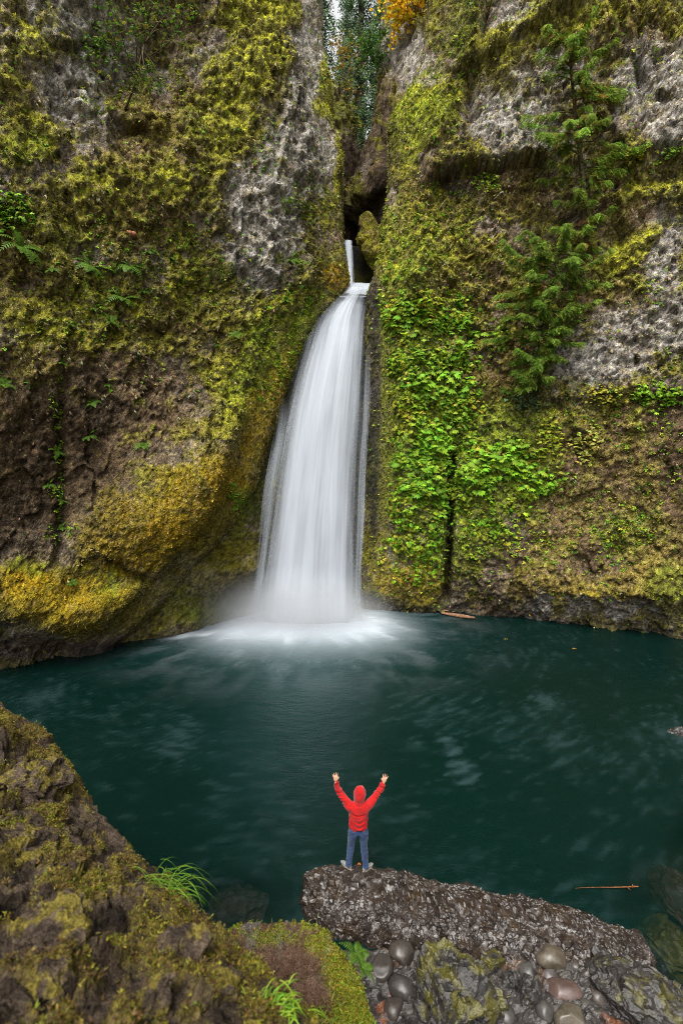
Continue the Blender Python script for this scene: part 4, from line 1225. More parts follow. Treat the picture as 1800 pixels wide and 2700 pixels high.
bz2 = [(985, 1010, 50, 40, 1), (960, 1090, 45, 45, 1), (1000, 880, 60, 40, .8), (930, 730, 50, 30, .8), (1165, 1050, 55, 40, 1), (1090, 1090, 45, 45, .9), (1225, 1095, 45, 30, .9), (1060, 800, 50, 24, .7), (1090, 760, 40, 20, .6)]
i = pick(RIGHT, blobs(RIGHT["dx"], RIGHT["dy"], bz2) ** 2 * (0.1 + clump) * (RIGHT["dx"] > 905), 1300, r)
pos = RIGHT["V"][i] + RIGHT["N"][i] * (0.12 + 0.3 * r.random((len(i), 1)))
parts.append(hang(SPRAY, pos, unit(RIGHT["N"][i] * .4 + np.array([0, -.7, .2])), r.uniform(0.32, 0.62, len(i)), cols(r, len(i), [(0.17, 0.33, 0.018), (0.21, 0.36, 0.025), (0.14, 0.27, 0.02)], 0.2), r, 0.55, 0.7, 0.4))
stuff("wall_foliage", "bright green drooping leaves covering the wet wall right of the waterfall", "foliage", parts, M_LEAF)

# ---- small herbs dotted over both walls
parts = []
hz = [(1430, 1210, 90, 80, .9), (1500, 1040, 90, 110, .4), (1110, 1230, 110, 70, .8), (960, 1290, 80, 60, .9), (1000, 480, 110, 60, .8), (1120, 425, 40, 30, 1), (960, 560, 90, 120, .5), (1050, 640, 150, 100, .4),
      (1350, 950, 140, 60, .5), (1450, 140, 60, 120, .25), (1500, 360, 60, 30, .7), (980, 260, 70, 80, .4), (1480, 650, 90, 60, .4), (1320, 1200, 120, 120, .35), (1070, 80, 40, 120, .5), (1540, 820, 40, 60, .5)]
w = blobs(RIGHT["dx"], RIGHT["dy"], hz) * sstep(-0.1, 0.25, fbm(RIGHT["V"], 0.6, 3, 88)) + 0.02
i = pick(RIGHT, w, 5200, r)
parts.append(hang(TRIO, RIGHT["V"][i] + RIGHT["N"][i] * 0.05, RIGHT["N"][i], r.uniform(0.09, 0.22, len(i)), cols(r, len(i), YG + BG + DG, 0.3), r, 0.5, 0.6, 0.8))
hz = [(30, 480, 55, 60, 1), (60, 340, 60, 30, .5), (670, 600, 35, 25, 1), (690, 690, 60, 35, .7), (640, 780, 60, 60, .5), (250, 220, 60, 60, .6), (545, 1130, 20, 40, 1), (130, 1050, 16, 180, .8), (320, 560, 150, 120, .3), (590, 340, 60, 60, .3), (700, 460, 50, 50, .5),
      (200, 730, 160, 60, .3), (500, 620, 80, 90, .3), (120, 1220, 60, 20, .6), (620, 850, 40, 80, .6, 30)]
w = blobs(LEFT["dx"], LEFT["dy"], hz) * sstep(-0.1, 0.25, fbm(LEFT["V"], 0.6, 3, 89)) + 0.015 * (LEFT["dy"] < 900)
i = pick(LEFT, w, 4200, r)
parts.append(hang(TRIO, LEFT["V"][i] + LEFT["N"][i] * 0.05, LEFT["N"][i], r.uniform(0.08, 0.2, len(i)), cols(r, len(i), YG + BG + BG + DG, 0.3), r, 0.5, 0.6, 0.8))
stuff("small_herbs", "small scattered green herbs rooted in the moss of the walls", "herbs", parts, M_LEAF)

# ---- hanging dry grass and moss beards
parts = []
for cl, sd, n1_, n2_ in ((LEFT, 3, 3300, 2600), (RIGHT, 4, 4000, 2200)):
    f = cl["f"]
    low = sstep(1000, 800, cl["dy"]) + (0.25 if cl is RIGHT else 0.08)
    w = low * (0.25 + 0.5 * f["brown"] + 0.3 * f["grey"]) * sstep(-0.1, 0.3, fbm(cl["V"], 0.8, 3, 60 + sd)) * (1 - 0.9 * f["smooth"])
    i = pick(cl, w, n1_, r)
    parts.append(hang(TUFT, cl["V"][i] + cl["N"][i] * 0.03, cl["N"][i], r.uniform(0.14, 0.38, len(i)), cols(r, len(i), DEAD, 0.3), r, 1.0, 0.5, 0.25))
    w = low * cl["cover"] * (0.3 + f["moss"] + 0.5 * f["green"]) * (1 - 0.8 * f["smooth"])
    i = pick(cl, w, n2_, r)
    parts.append(hang(TUFT, cl["V"][i] + cl["N"][i] * 0.02, cl["N"][i], r.uniform(0.10, 0.22, len(i)), cols(r, len(i), [(0.16, 0.14, 0.02), (0.22, 0.20, 0.03), (0.09, 0.10, 0.015)], 0.3), r, 0.8, 0.6, 0.35))
stuff("dry_grass", "thin straw and moss beards hanging from the cliff ledges", "dry grass", parts, M_LEAF)


# ---- fuzz: short moss shoots standing on the cushions
FUZZ = diamonds([((0, 0, 0), (0.5, 1, 0), 1.0, 0.5, 0.0), ((0, 0, 0), (-0.6, 0.8, 0.3), 0.8, 0.45, 0.0)])
parts = []
for cl, n_ in ((LEFT, 29500), (RIGHT, 28000), (GR, 3000), (HEAD, 1500)):
    w = (0.12 + cl["cover"]) * (0.35 + 0.65 * cl["cush"]) * (0.4 + 0.6 * sstep(1400, 900, cl["dy"])) * (cl["dy"] > -30)
    i = pick(cl, w, n_, r)
    cc = np.clip(cl["col"][i] * r.uniform(0.7, 1.75, (n_, 1)) + r.uniform(0, 0.02, (n_, 1)) * np.array([1, .9, .1]), 0, 0.7)
    ax = cl["N"][i] * 0.9 + r.normal(size=(n_, 3)) * 0.6 + np.array([0, 0, 0.1])
    bx, by, bz = frame_from(ax, r.normal(size=(n_, 3)) + np.array([0, -.6, .8]))
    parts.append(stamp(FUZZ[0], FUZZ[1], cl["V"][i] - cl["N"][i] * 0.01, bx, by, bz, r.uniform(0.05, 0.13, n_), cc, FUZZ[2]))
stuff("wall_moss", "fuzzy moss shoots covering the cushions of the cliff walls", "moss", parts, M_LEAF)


# ------------------------------------------------------------------ single plants
def nearest(cl, x, y):
    d = (cl["dx"] - x) ** 2 + (cl["dy"] - y) ** 2 + 0.02 * (cl["V"][:, 1] - 20) ** 2
    k_ = int(np.argmin(d))
    return cl["V"][k_], cl["N"][k_]


def frond_mesh(name, seed, pairs=13, bend=0.9):
    r_ = np.random.default_rng(seed)
    V, F, C = [], [], []
    def pt(t): return np.array([0, math.sin(bend * t) / bend, 0.55 * t - 0.95 * t * t * bend])
    for k_ in range(pairs):
        t = (k_ + 0.8) / pairs
        p0 = pt(t); tg = unit(pt(min(t + .05, 1.05)) - pt(t))
        l = 0.27 * math.sin(math.pi * (0.12 + 0.86 * t)) + 0.02
        for s in (-1, 1):
            d = unit(np.array([s, 0, 0]) + tg * 0.35 + np.array([0, 0, -0.15]))
            wv = tg * 0.030
            n = len(V)
            V += [p0 - wv, p0 + wv, p0 + d * l * 0.6 + wv * 0.9, p0 + d * l, p0 + d * l * 0.6 - wv * 0.9]
            F += [(n, n + 1, n + 2), (n, n + 2, n + 4), (n + 4, n + 2, n + 3)]
            cc = np.array([0.075, 0.15, 0.014]) * r_.uniform(0.7, 1.35)
            C += [cc * .7, cc * .7, cc, cc * 1.15, cc]
    for k_ in range(8):                                   # rachis
        a, b = pt(k_ / 8), pt((k_ + 1) / 8)
        n = len(V); wv = np.array([0.012, 0, 0])
        V += [a - wv, a + wv, b + wv, b - wv]; F += [(n, n + 1, n + 2), (n, n + 2, n + 3)]; C += [np.array([0.06, 0.07, 0.02])] * 4
    o = np_mesh(name, np.array(V), np.array(F), M_LEAF, False, np.array(C))
    me = o.data
    bpy.data.objects.remove(o)
    return me


FROND = [frond_mesh("frond", 1), frond_mesh("frond", 2, 12, 1.2), frond_mesh("frond", 3, 14, 0.7)]


def fern(x, y, size, label, cl=None, pos=None, nrm=None, n=9, group="sword ferns on the left wall", seed=0):
    if cl is not None: pos, nrm = nearest(cl, x, y)
    r_ = np.random.default_rng(seed + int(x * 3 + y))
    e = empty("fern", pos + nrm * 0.04, label, "fern", group)
    base = unit(np.array([nrm[0], nrm[1], 0.0]) * 0.8 + np.array([0, 0, 0.9]))
    for k_ in range(n):
        a = 2 * np.pi * (k_ + r_.uniform(-.3, .3)) / n
        u_ = unit(np.cross(base, (0.3, 0.2, 0.9))); v_ = np.cross(base, u_)
        d = unit((u_ * math.cos(a) + v_ * math.sin(a)) + base * r_.uniform(0.15, 0.5) + nrm * 0.35)
        bx, by, bz = frame_from(d[None], (base + np.array([0, 0, 0.3]))[None])
        M = Matrix.Identity(4)
        s = size * r_.uniform(0.7, 1.1)
        for q in range(3):
            M[q][0], M[q][1], M[q][2] = bx[0][q] * s, by[0][q] * s, bz[0][q] * s
        o = bpy.data.objects.new("frond", FROND[k_ % 3])
        COL.objects.link(o); o.parent = e; o.matrix_local = M
    return e


FERNS = [(45, 572, .95, "large dark fern at the left frame edge below the leafy shrub"), (207, 612, .95, "largest spreading fern, alone on the upper left wall"),
         (302, 612, .75, "dense fern right of the largest spreading fern"), (280, 690, .8, "fern below the two big ferns, on brown moss"), (128, 622, .45, "small fern left of the largest spreading fern"),
         (345, 580, .45, "pale upright little fern above the dense fern"), (392, 598, .55, "fern with drooping fronds beside a mossy knob"), (432, 548, .4, "small fern above the fern with drooping fronds"),
         (252, 740, .5, "small fern below the fern on brown moss"), (330, 668, .4, "little fern to the upper right of the fern on brown moss"), (158, 745, .35, "tiny fern on olive moss below the small left fern"),
         (143, 838, .4, "single small fern above the dark bare rock"), (10, 888, .6, "fern cut by the left frame edge on the lower wall"), (217, 928, .5, "upper fern of the pair on dark rock beside the crack"),
         (203, 1002, .55, "lower fern of the pair, two tiers of fronds"), (330, 1026, .5, "fern alone in the middle of the lower left wall"), (128, 1040, .5, "fern hanging in the vertical crack, middle of its row"),
         (115, 1115, .42, "yellow-green fern in the vertical crack, third from the top"), (135, 1150, .42, "dark fern at a bend of the vertical crack"), (145, 1215, .4, "lowest fern of the vertical crack"),
         (540, 775, .5, "fern on bright moss near the waterfall's upper left bank"), (250, 885, .35, "tiny fern under a brown overhang above the pair"), (495, 790, .35, "little fern left of the bank fern"),
         (165, 1340, .3, "tiny fern at the foot of the orange moss slope"), (668, 600, .55, "bright green fern on the grey buttress left of the upper chute"), (690, 655, .4, "small fern below the bright buttress fern"), (655, 690, .4, "small fern on the mossy bank left of the lip")]
for k_, (x, y, s, lb_) in enumerate(FERNS):
    fern(x, y, s, lb_, LEFT, n=9 if s > 0.6 else 7)
for (x, y, s, lb_) in ((1160, 900, .5, "fern under the cedar on brown soil"), (1120, 985, .45, "blue-green fern above the dark crack plants")):
    fern(x, y, s, lb_, RIGHT, n=8, group="ferns on the right wall")


def leafy_clump(name, label, cl, x, y, rx, ry, n, palette, size, proto=SPRAY, group=None, depth=0.35, seed=0):
    r_ = np.random.default_rng(int(x + y) + seed)
    c0, n0 = nearest(cl, x, y)
    e = empty(name, c0, label, "shrub", group)
    w = blobs(cl["dx"] + 6 * r_.normal(size=len(cl["dx"])), cl["dy"], [(x, y, rx, ry, 1)]) ** 2
    i = pick(cl, w, n, r_)
    pos = cl["V"][i] + cl["N"][i] * (0.03 + depth * r_.random((n, 1)))
    V, F, C = hang(proto, pos, unit(cl["N"][i] * 0.3 + np.array([0.0, -0.6, 0.3])), r_.uniform(0.7, 1.2, n) * size, cols(r_, n, palette), r_, 0.45, 0.7, 0.45)
    attach(np_mesh("leaves", V, F, M_LEAF, False, C), e)
    st = [tube_arrays(curve_pts([c0 - n0 * 0.05, c0 + (pos[k_] - c0) * 0.5 + n0 * 0.1, pos[k_]], 5), [0.015, 0.012, 0.01, 0.008, 0.006], 5, (0.10, 0.08, 0.03)) for k_ in range(0, n, max(1, n // 10))]
    V, F, C = join_arrays(st)
    attach(np_mesh("stems", V, F, M_BARK, True, C), e)
    return e


leafy_clump("leafy_shrub", "vivid green leafy shrub on the wall at the right frame edge", RIGHT, 1510, 905, 60, 28, 260, BG, 0.30)
leafy_clump("leafy_shrub", "pale yellow-green shrub with layered leaves on brown wall", RIGHT, 1342, 1020, 34, 38, 190, [(0.34, 0.33, 0.06), (0.38, 0.34, 0.09), (0.26, 0.29, 0.04)], 0.27)
leafy_clump("leafy_shrub", "yellow-green shrub left of the pale one, in a tall column", RIGHT, 1258, 1005, 26, 48, 190, YG, 0.26)
leafy_clump("feathery_shrub", "grey-green feathery shrub below the cedar's lowest sprays", RIGHT, 1205, 922, 36, 22, 200, [(0.10, 0.16, 0.06), (0.13, 0.19, 0.08)], 0.2, TRIO)
leafy_clump("leafy_shrub", "small yellow-green bush under the overhanging ledge", RIGHT, 1122, 425, 28, 20, 110, YG + BG, 0.22)
leafy_clump("leafy_shrub", "yellow-leaved sprig on the ledge right of the cedar", RIGHT, 1460, 352, 20, 14, 60, [(0.4, 0.34, 0.03), (0.3, 0.3, 0.03)], 0.2)
leafy_clump("leafy_shrub", "dark green leafy shrub at the left frame edge above the large fern", LEFT, 25, 485, 45, 40, 260, BG + DG, 0.24)
leafy_clump("leafy_shrub", "green sprig in the dark recess of the upper left wall", LEFT, 215, 110, 40, 40, 150, DG + BG, 0.22, depth=0.5)
leafy_clump("leafy_shrub", "small bright sprig at the right frame edge under the overhang", RIGHT, 1545, 342, 22, 14, 60, BG, 0.22)
leafy_clump("leafy_shrub", "yellow sprigs beside the yellow-green shrub on straw-grassed rock", RIGHT, 1395, 905, 40, 22, 110, [(0.36, 0.32, 0.03), (0.26, 0.28, 0.03)], 0.2)

# ------------------------------------------------------------------ cedars on the right wall
CFR = pinnate_proto(7, 1.0, 0.075, 0.36, 0.35)


def cedar(label, trunk, n, lens, seed, dead=0.12, palette=None, tscale=1.0):
    r_ = np.random.default_rng(seed)
    T = curve_pts([D(x, y, Y) for x, y, Y in trunk], 40)
    e = empty("cedar_tree", T[0], label, "tree", "cedars on the right wall")
    V, F, C = tube_arrays(T, np.linspace(0.13, 0.02, 40) * tscale, 8, (0.06, 0.05, 0.025), 0.08)
    attach(np_mesh("trunk", V, F, M_BARK, True, C), e)
    br, fr = [], []
    for k_ in range(n):
        t = (k_ + r_.random()) / n
        p0 = T[int(t * 39)]
        L_ = np.interp(t, [x[0] for x in lens], [x[1] for x in lens]) * r_.uniform(0.35, 1.15)
        a = r_.uniform(-1.6, 1.6)
        d = np.array([math.sin(a), -math.cos(a) * 0.5, r_.uniform(-0.15, 0.35)])
        side = np.array([d[1], -d[0], 0.0])
        dr = r_.uniform(0.2, 0.75)
        m = 12
        s = np.linspace(0, 1, m)
        pts = p0 + d * (s * L_)[:, None] + np.array([0, 0, 1.0]) * (L_ * (0.35 * s - dr * s ** 1.5 + 0.15 * s ** 4))[:, None] + side * (0.28 * L_ * r_.normal() * s ** 2)[:, None]
        br.append(tube_arrays(pts, np.linspace(0.028, 0.006, m) * tscale, 5, (0.07, 0.06, 0.02)))
        nf = int(11 + L_ * 30)
        for q in range(nf):
            u_ = r_.uniform(0.22, 1.0) ** 0.8
            b = pts[min(int(u_ * (m - 1)), m - 2)] + (pts[min(int(u_ * (m - 1)) + 1, m - 1)] - pts[min(int(u_ * (m - 1)), m - 2)]) * ((u_ * (m - 1)) % 1)
            sgn = r_.choice([-1, 1])
            ax = d * r_.uniform(0.3, 0.9) + side * sgn * r_.uniform(0.2, 0.9) + np.array([0, 0, -r_.uniform(0.1, 0.75)])
            fr.append((b, ax, r_.uniform(0.26, 0.5) * (1.1 - 0.35 * u_) * tscale, (r_.random() < dead) and u_ < 0.75, t))
    for q in range(110):                                    # short inner sprays along the stem
        t = r_.random()
        fr.append((T[int(t * 39)], np.array([r_.normal() * 0.8, -0.5, r_.uniform(-0.7, 0.5)]), r_.uniform(0.3, 0.5) * tscale, r_.random() < dead * 1.5, t))
    V, F, C = join_arrays(br)
    attach(np_mesh("branches", V, F, M_BARK, True, C), e)
    pos = np.array([f[0] for f in fr]); ax = np.array([f[1] for f in fr]); sz = np.array([f[2] for f in fr]); de = np.array([f[3] for f in fr])
    n_ = len(fr)
    cc = cols(r_, n_, palette or [(0.14, 0.225, 0.022), (0.185, 0.28, 0.034), (0.095, 0.16, 0.017)], 0.25)
    cc[de] = cols(r_, int(de.sum()), [(0.26, 0.10, 0.02), (0.20, 0.09, 0.025)], 0.25)
    up = np.array([0.0, -0.55, 0.8]) + r_.normal(size=(n_, 3)) * 0.3
    bx, by, bz = frame_from(ax, up)
    V, F, C = stamp(CFR[0], CFR[1], pos, bx, by, bz, sz, cc, CFR[2])
    attach(np_mesh("foliage", V, F, M_NEEDLE, False, C), e)
    return e


cedar("tall ragged cedar with orange dead sprays clinging to the right cliff", [(1345, 560, 23.0), (1338, 420, 22.9), (1322, 280, 22.7), (1310, 160, 22.6), (1300, 85, 22.5)], 58,
      [(0, 1.0), (0.25, 1.6), (0.42, 2.5), (0.6, 2.7), (0.8, 2.2), (0.93, 1.4), (1, 0.7)], 15, 0.20)
cedar("broad bushy cedar drooping below the tall one", [(1225, 880, 23.3), (1240, 790, 23.2), (1262, 680, 23.0), (1290, 560, 22.9)], 80,
      [(0, 0.8), (0.2, 1.3), (0.5, 2.4), (0.8, 2.9), (1, 2.1)], 18, 0.06, [(0.105, 0.18, 0.019), (0.14, 0.22, 0.026), (0.065, 0.115, 0.014)])

# ------------------------------------------------------------------ broadleaf trees and firs
STAR = diamonds([((0, 0, 0), (math.sin(a), math.cos(a), -0.25), l, 0.3, -0.03) for a, l in ((0, .6), (.75, .52), (-.75, .52), (1.6, .36), (-1.6, .36))])


def leafy_tree(name, label, base, centres, rad, n, palette, leaf, seed, trunk_r=0.05, droop=0.35, group=None, flat=0.6):
    r_ = np.random.default_rng(seed)
    base = np.array(base, float)
    C0 = np.array(centres, float)
    e = empty(name, base, label, "tree", group)
    top = C0.mean(0)
    tr = curve_pts([base, base * .5 + top * .5 + r_.normal(size=3) * 0.15 * np.linalg.norm(top - base) * 0.5, top], 14)
    V, F, C = tube_arrays(tr, np.linspace(trunk_r, trunk_r * 0.3, 14), 7, (0.07, 0.055, 0.03), 0.05)
    tk = attach(np_mesh("trunk", V, F, M_BARK, True, C), e)
    tips, br = [], []
    for c_ in C0:
        s0 = tr[r_.integers(5, 13)]
        p = curve_pts([s0, (s0 + c_) / 2 + r_.normal(size=3) * 0.1 * rad, c_], 8)
        br.append(tube_arrays(p, np.linspace(trunk_r * .5, trunk_r * .15, 8), 5, (0.07, 0.055, 0.03)))
        for q in range(7):
            v = r_.normal(size=3) * np.array([1, 1, flat]) * rad * 0.75
            p2 = curve_pts([p[5], c_ + v * .5 + np.array([0, 0, .06 * rad]), c_ + v], 6)
            br.append(tube_arrays(p2, np.linspace(trunk_r * .2, trunk_r * .08, 6), 4, (0.07, 0.055, 0.03)))
            tips.append(p2)
    V, F, C = join_arrays(br)
    attach(np_mesh("branches", V, F, M_BARK, True, C), e)
    tips = np.concatenate(tips)
    i = r_.integers(0, len(tips), n)
    pos = tips[i] + r_.normal(size=(n, 3)) * 0.16 * rad
    ax = r_.normal(size=(n, 3)) * np.array([1, 1, 0.3]) + np.array([0, 0, -droop])
    bx, by, bz = frame_from(ax, np.array([0, -0.3, 1.0]) + r_.normal(size=(n, 3)) * 0.35)
    V, F, C = stamp(STAR[0], STAR[1], pos, bx, by, bz, leaf * r_.uniform(0.7, 1.25, n), cols(r_, n, palette), STAR[2])
    attach(np_mesh("crown", V, F, M_LEAF, False, C), e)
    return e


GOLD = [(0.75, 0.42, 0.01), (0.8, 0.52, 0.02), (0.6, 0.42, 0.02)]
leafy_tree("maple_tree", "golden yellow maple on top of the right gorge wall", D(975, 130, 31.0), [D(x, y, 31 + dy) for x, y, dy in ((910, 15, 0), (945, 30, .3), (925, 45, -.2), (955, -10, 0), (985, 0, .4), (900, 38, 0), (930, -30, 0), (1000, -30, .3))], 1.0, 1300, GOLD + [(0.4, 0.34, 0.03)], 0.26, 3, 0.07, group="maples round the slot")
leafy_tree("maple_tree", "green vine maple leaning out from the right gorge wall", D(905, 215, 32.5), [D(x, y, 33 + dy) for x, y, dy in ((860, 75, 0), (845, 110, .4), (872, 120, -.3), (850, 140, .5), (880, 60, 0), (868, 150, 0), (835, 95, .6))], 0.9, 650, [(0.06, 0.15, 0.02), (0.08, 0.18, 0.025), (0.05, 0.11, 0.02)], 0.24, 4, 0.06, group="maples round the slot")
leafy_tree("maple_tree", "thin maple with golden-green leaves in the slot's left half", D(787, 330, 38.0), [D(x, y, 38 + dy) for x, y, dy in ((785, 110, 0), (800, 140, 1), (772, 160, 0), (790, 190, 0), (805, 100, 0), (775, 90, 1), (800, 220, 0))], 0.9, 420, [(0.22, 0.17, 0.02), (0.16, 0.17, 0.02), (0.3, 0.17, 0.02)], 0.24, 6, 0.05, group="maples round the slot")
leafy_tree("maple_shrub", "green and yellow shrub crowning the inner left gorge wall", D(785, 360, 35.0), [D(x, y, 34.5 + dy) for x, y, dy in ((770, 235, 0), (790, 255, .5), (800, 280, 0), (775, 285, -.5), (812, 300, 0), (765, 260, 0), (820, 270, .5), (785, 310, -.3))], 0.9, 800, [(0.06, 0.12, 0.015), (0.09, 0.15, 0.02), (0.14, 0.16, 0.02), (0.35, 0.22, 0.02)], 0.24, 7, 0.05, group="maples round the slot")
leafy_tree("maple_shrub", "lime-green shrub deep in the slot below the firs", D(832, 400, 42.0), [D(x, y, 42) for x, y in ((832, 350), (838, 370), (826, 385), (842, 392), (835, 410))], 0.9, 420, [(0.2, 0.26, 0.02), (0.15, 0.22, 0.02)], 0.26, 8, 0.05, group="maples round the slot")
leafy_tree("vine_maple", "spindly vine maple leaning out over the upper left wall", nearest(LEFT, 290, 250)[0], [D(x, y, 18.2 + dy) for x, y, dy in ((300, 10, 0), (350, 5, .4), (390, 25, .2), (270, 30, 0), (330, 45, -.3), (430, 50, .4), (250, 90, .3), (340, 150, -.2), (350, 205, -.3), (320, 190, 0), (240, 60, .2), (410, 75, .2), (365, 180, -.2))], 0.75, 620, [(0.10, 0.20, 0.015), (0.07, 0.15, 0.015), (0.2, 0.22, 0.02), (0.05, 0.11, 0.014)], 0.15, 12, 0.05)
leafy_tree("ledge_shrub", "dark green shrub in the cleft between right cliff and gorge wall", D(1060, 260, 26.5), [D(x, y, 25.8 + dy) for x, y, dy in ((1060, 20, 0), (1075, 60, 0), (1050, 90, .3), (1065, 130, 0), (1040, 150, .3), (1085, 10, 0), (1040, 30, .4))], 0.8, 650, DG + [(0.08, 0.12, 0.015)], 0.2, 14, 0.05)

NEED = pinnate_proto(3, 1.0, 0.17, 0.36, 0.5)


def fir(label, base, H, R0, seed, nsp=10, lean=0.0):
    r_ = np.random.default_rng(seed)
    base = np.array(base, float)
    e = empty("fir_tree", base, label, "tree", "firs up the canyon")
    T = base + np.outer(np.linspace(0, 1, 20), np.array([lean * H, 0, H]))
    V, F, C = tube_arrays(T, np.linspace(0.014 * H, 0.02, 20), 8, (0.06, 0.048, 0.035), 0.04)
    attach(np_mesh("trunk", V, F, M_BARK, True, C), e)
    pos, ax, sz, br = [], [], [], []
    z = 0.06 * H
    while z < H * 0.985:
        t = z / H
        Rr = R0 * (1 - t) ** 0.8 * (0.75 if t < 0.15 else 1)
        nb_ = 6 if t < 0.9 else 4
        a0 = r_.uniform(0, 6.28)
        for k_ in range(nb_):
            a = a0 + 6.283 * k_ / nb_ + r_.normal() * 0.25
            L_ = max(0.35, Rr * r_.uniform(0.6, 1.15))
            d = np.array([math.cos(a), math.sin(a), 0]); sd_ = np.array([-d[1], d[0], 0])
            s = np.linspace(0, 1, 7)
            p0 = base + np.array([lean * z, 0, z])
            pts = p0 + d * (s * L_)[:, None] + np.array([0, 0, 1.0]) * (L_ * (-0.15 * s - 0.45 * s ** 2 + 0.25 * s ** 3))[:, None]
            br.append(tube_arrays(pts[::2], np.linspace(0.03, 0.008, 4), 4, (0.05, 0.042, 0.03)))
            m = max(4, int(nsp * L_ / 1.6))
            for q in range(m):
                u_ = (q + r_.random()) / m
                b = p0 + d * u_ * L_ + np.array([0, 0, L_ * (-0.15 * u_ - 0.45 * u_ ** 2 + 0.25 * u_ ** 3)])
                pos.append(b); sz.append(r_.uniform(0.5, 0.95)); ax.append(d * 0.5 + sd_ * r_.choice([-1, 1]) * r_.uniform(.2, 1) + np.array([0, 0, -r_.uniform(0.3, 1.1)]))
        z += r_.uniform(0.45, 0.75)
    V, F, C = join_arrays(br)
    attach(np_mesh("branches", V, F, M_BARK, True, C), e)
    n_ = len(pos); pos = np.array(pos); ax = np.array(ax)
    bx, by, bz = frame_from(ax, np.array([0, -0.5, 0.8]) + r_.normal(size=(n_, 3)) * 0.4)
    cc = cols(r_, n_, [(0.05, 0.095, 0.035), (0.07, 0.12, 0.045), (0.035, 0.07, 0.026)], 0.25)
    V, F, C = stamp(NEED[0], NEED[1], pos, bx, by, bz, np.array(sz), cc, NEED[2])
    attach(np_mesh("crown", V, F, M_NEEDLE, False, C), e)


fir("tall dark fir in the middle of the slot against the white sky", D(826, 560, 52.0), 38, 3.6, 3)
fir("slimmer fir behind the golden maple on the slot's right", D(872, 560, 60.0), 40, 3.0, 5, 10)
fir("fir half hidden by the left cliff edge at the slot's top", D(738, 560, 56.0), 40, 3.2, 7, 10)
fir("low dark fir filling the slot below the tall one", D(795, 560, 64.0), 30, 3.8, 9, 12)

# ------------------------------------------------------------------ near moss, grass and small plants
r = np.random.default_rng(31)
parts = []
vis = (0.3 + 0.7 * (BK["dx"] > -60)) * (BK["dx"] > -420) * (BK["dx"] < 800) * (BK["dy"] < 2560) * (BK["inw"] > -0.12)
w = vis * BK["mo"]
pr = w / w.sum(); i = r.choice(len(pr), 17500, p=pr)
MB = blades_proto(3, 1.0, 0.16, 0.8, 0.5, 7)
n_ = len(i); pos = BK["V"][i] + r.normal(size=(n_, 3)) * 0.008
ax = BK["N"][i] + r.normal(size=(n_, 3)) * 0.7
bx, by, bz = frame_from(ax, r.normal(size=(n_, 3)) + np.array([0, 0, .4]))
clump = fbm(pos, 0.25, 2, 3)
cc = np.where((clump + 0.2 * r.normal(size=n_) > 0.02)[:, None], cols(r, n_, [(0.17, 0.15, 0.02), (0.22, 0.19, 0.025), (0.12, 0.125, 0.016)]), cols(r, n_, [(0.11, 0.072, 0.028), (0.085, 0.055, 0.02), (0.14, 0.10, 0.03)]))
parts.append(stamp(MB[0], MB[1], pos, bx, by, bz, r.uniform(0.015, 0.04, n_), cc, MB[2]))
i = r.choice(len(LEDGE["mm"]), 6500, p=(LEDGE["mm"] ** 1.5) / (LEDGE["mm"] ** 1.5).sum())
n_ = len(i); pos = LEDGE["V"][i] + r.normal(size=(n_, 3)) * 0.01
ax = np.array([0, 0, 1.0]) + r.normal(size=(n_, 3)) * 0.55
bx, by, bz = frame_from(ax, r.normal(size=(n_, 3)))
parts.append(stamp(MB[0], MB[1], pos, bx, by, bz, r.uniform(0.02, 0.055, n_), cols(r, n_, [(0.20, 0.24, 0.018), (0.26, 0.24, 0.026), (0.14, 0.21, 0.016), (0.20, 0.12, 0.02)]), MB[2]))
stuff("near_moss", "shaggy olive moss strands on the near bank and ledge", "moss", parts, M_LEAF)


def grass_clump(label, base, n, L_, dirv, seed, colour=(0.13, 0.27, 0.02), spread=0.5, w=0.006, rad=0.08):
    r_ = np.random.default_rng(seed)
    base = np.array(base, float)
    V, F, C = [], [], []
    for k_ in range(n):
        p0 = base + r_.normal(size=3) * np.array([rad, rad, rad * .3])
        d = unit(np.array(dirv) + r_.normal(size=3) * spread)
        l = L_ * r_.uniform(0.5, 1.1); m = 9
        s = np.linspace(0, 1, m)
        h = unit(np.array([d[0], d[1], 0]))
        pts = p0 + h * (l * s * 0.75)[:, None] + np.array([0, 0, 1.0]) * (l * (max(d[2], 0.3) * 0.9 * s - 0.95 * s ** 2.1))[:, None]
        sd_ = np.array([-h[1], h[0], 0.2]); wd = w * (1 - s ** 2 * 0.95)
        n0 = len(V); cc = np.array(colour) * r_.uniform(0.55, 1.35) * np.array([r_.uniform(.8, 1.5), 1, 1])
        for j in range(m):
            V += [pts[j] - sd_ * wd[j], pts[j] + sd_ * wd[j]]; C += [cc * (0.6 + 0.5 * s[j])] * 2
        for j in range(m - 1):
            a = n0 + 2 * j
            F += [(a, a + 1, a + 3), (a, a + 3, a + 2)]
    o = np_mesh("grass_tuft", np.array(V) - base, np.array(F), M_LEAF, True, np.array(C))
    o.location = base
    return tag(o, label, "grass", "grass tufts on the near bank")


def on_bank(x, y):
    m = np.argmin((BK["dx"] - x) ** 2 + (BK["dy"] - y) ** 2 + 1e3 * (BK["inw"] < -0.1))
    return BK["V"][m]


def on_ledge(x, y):
    return LEDGE["V"][np.argmin((LEDGE["dx"] - x) ** 2 + (LEDGE["dy"] - y) ** 2)]


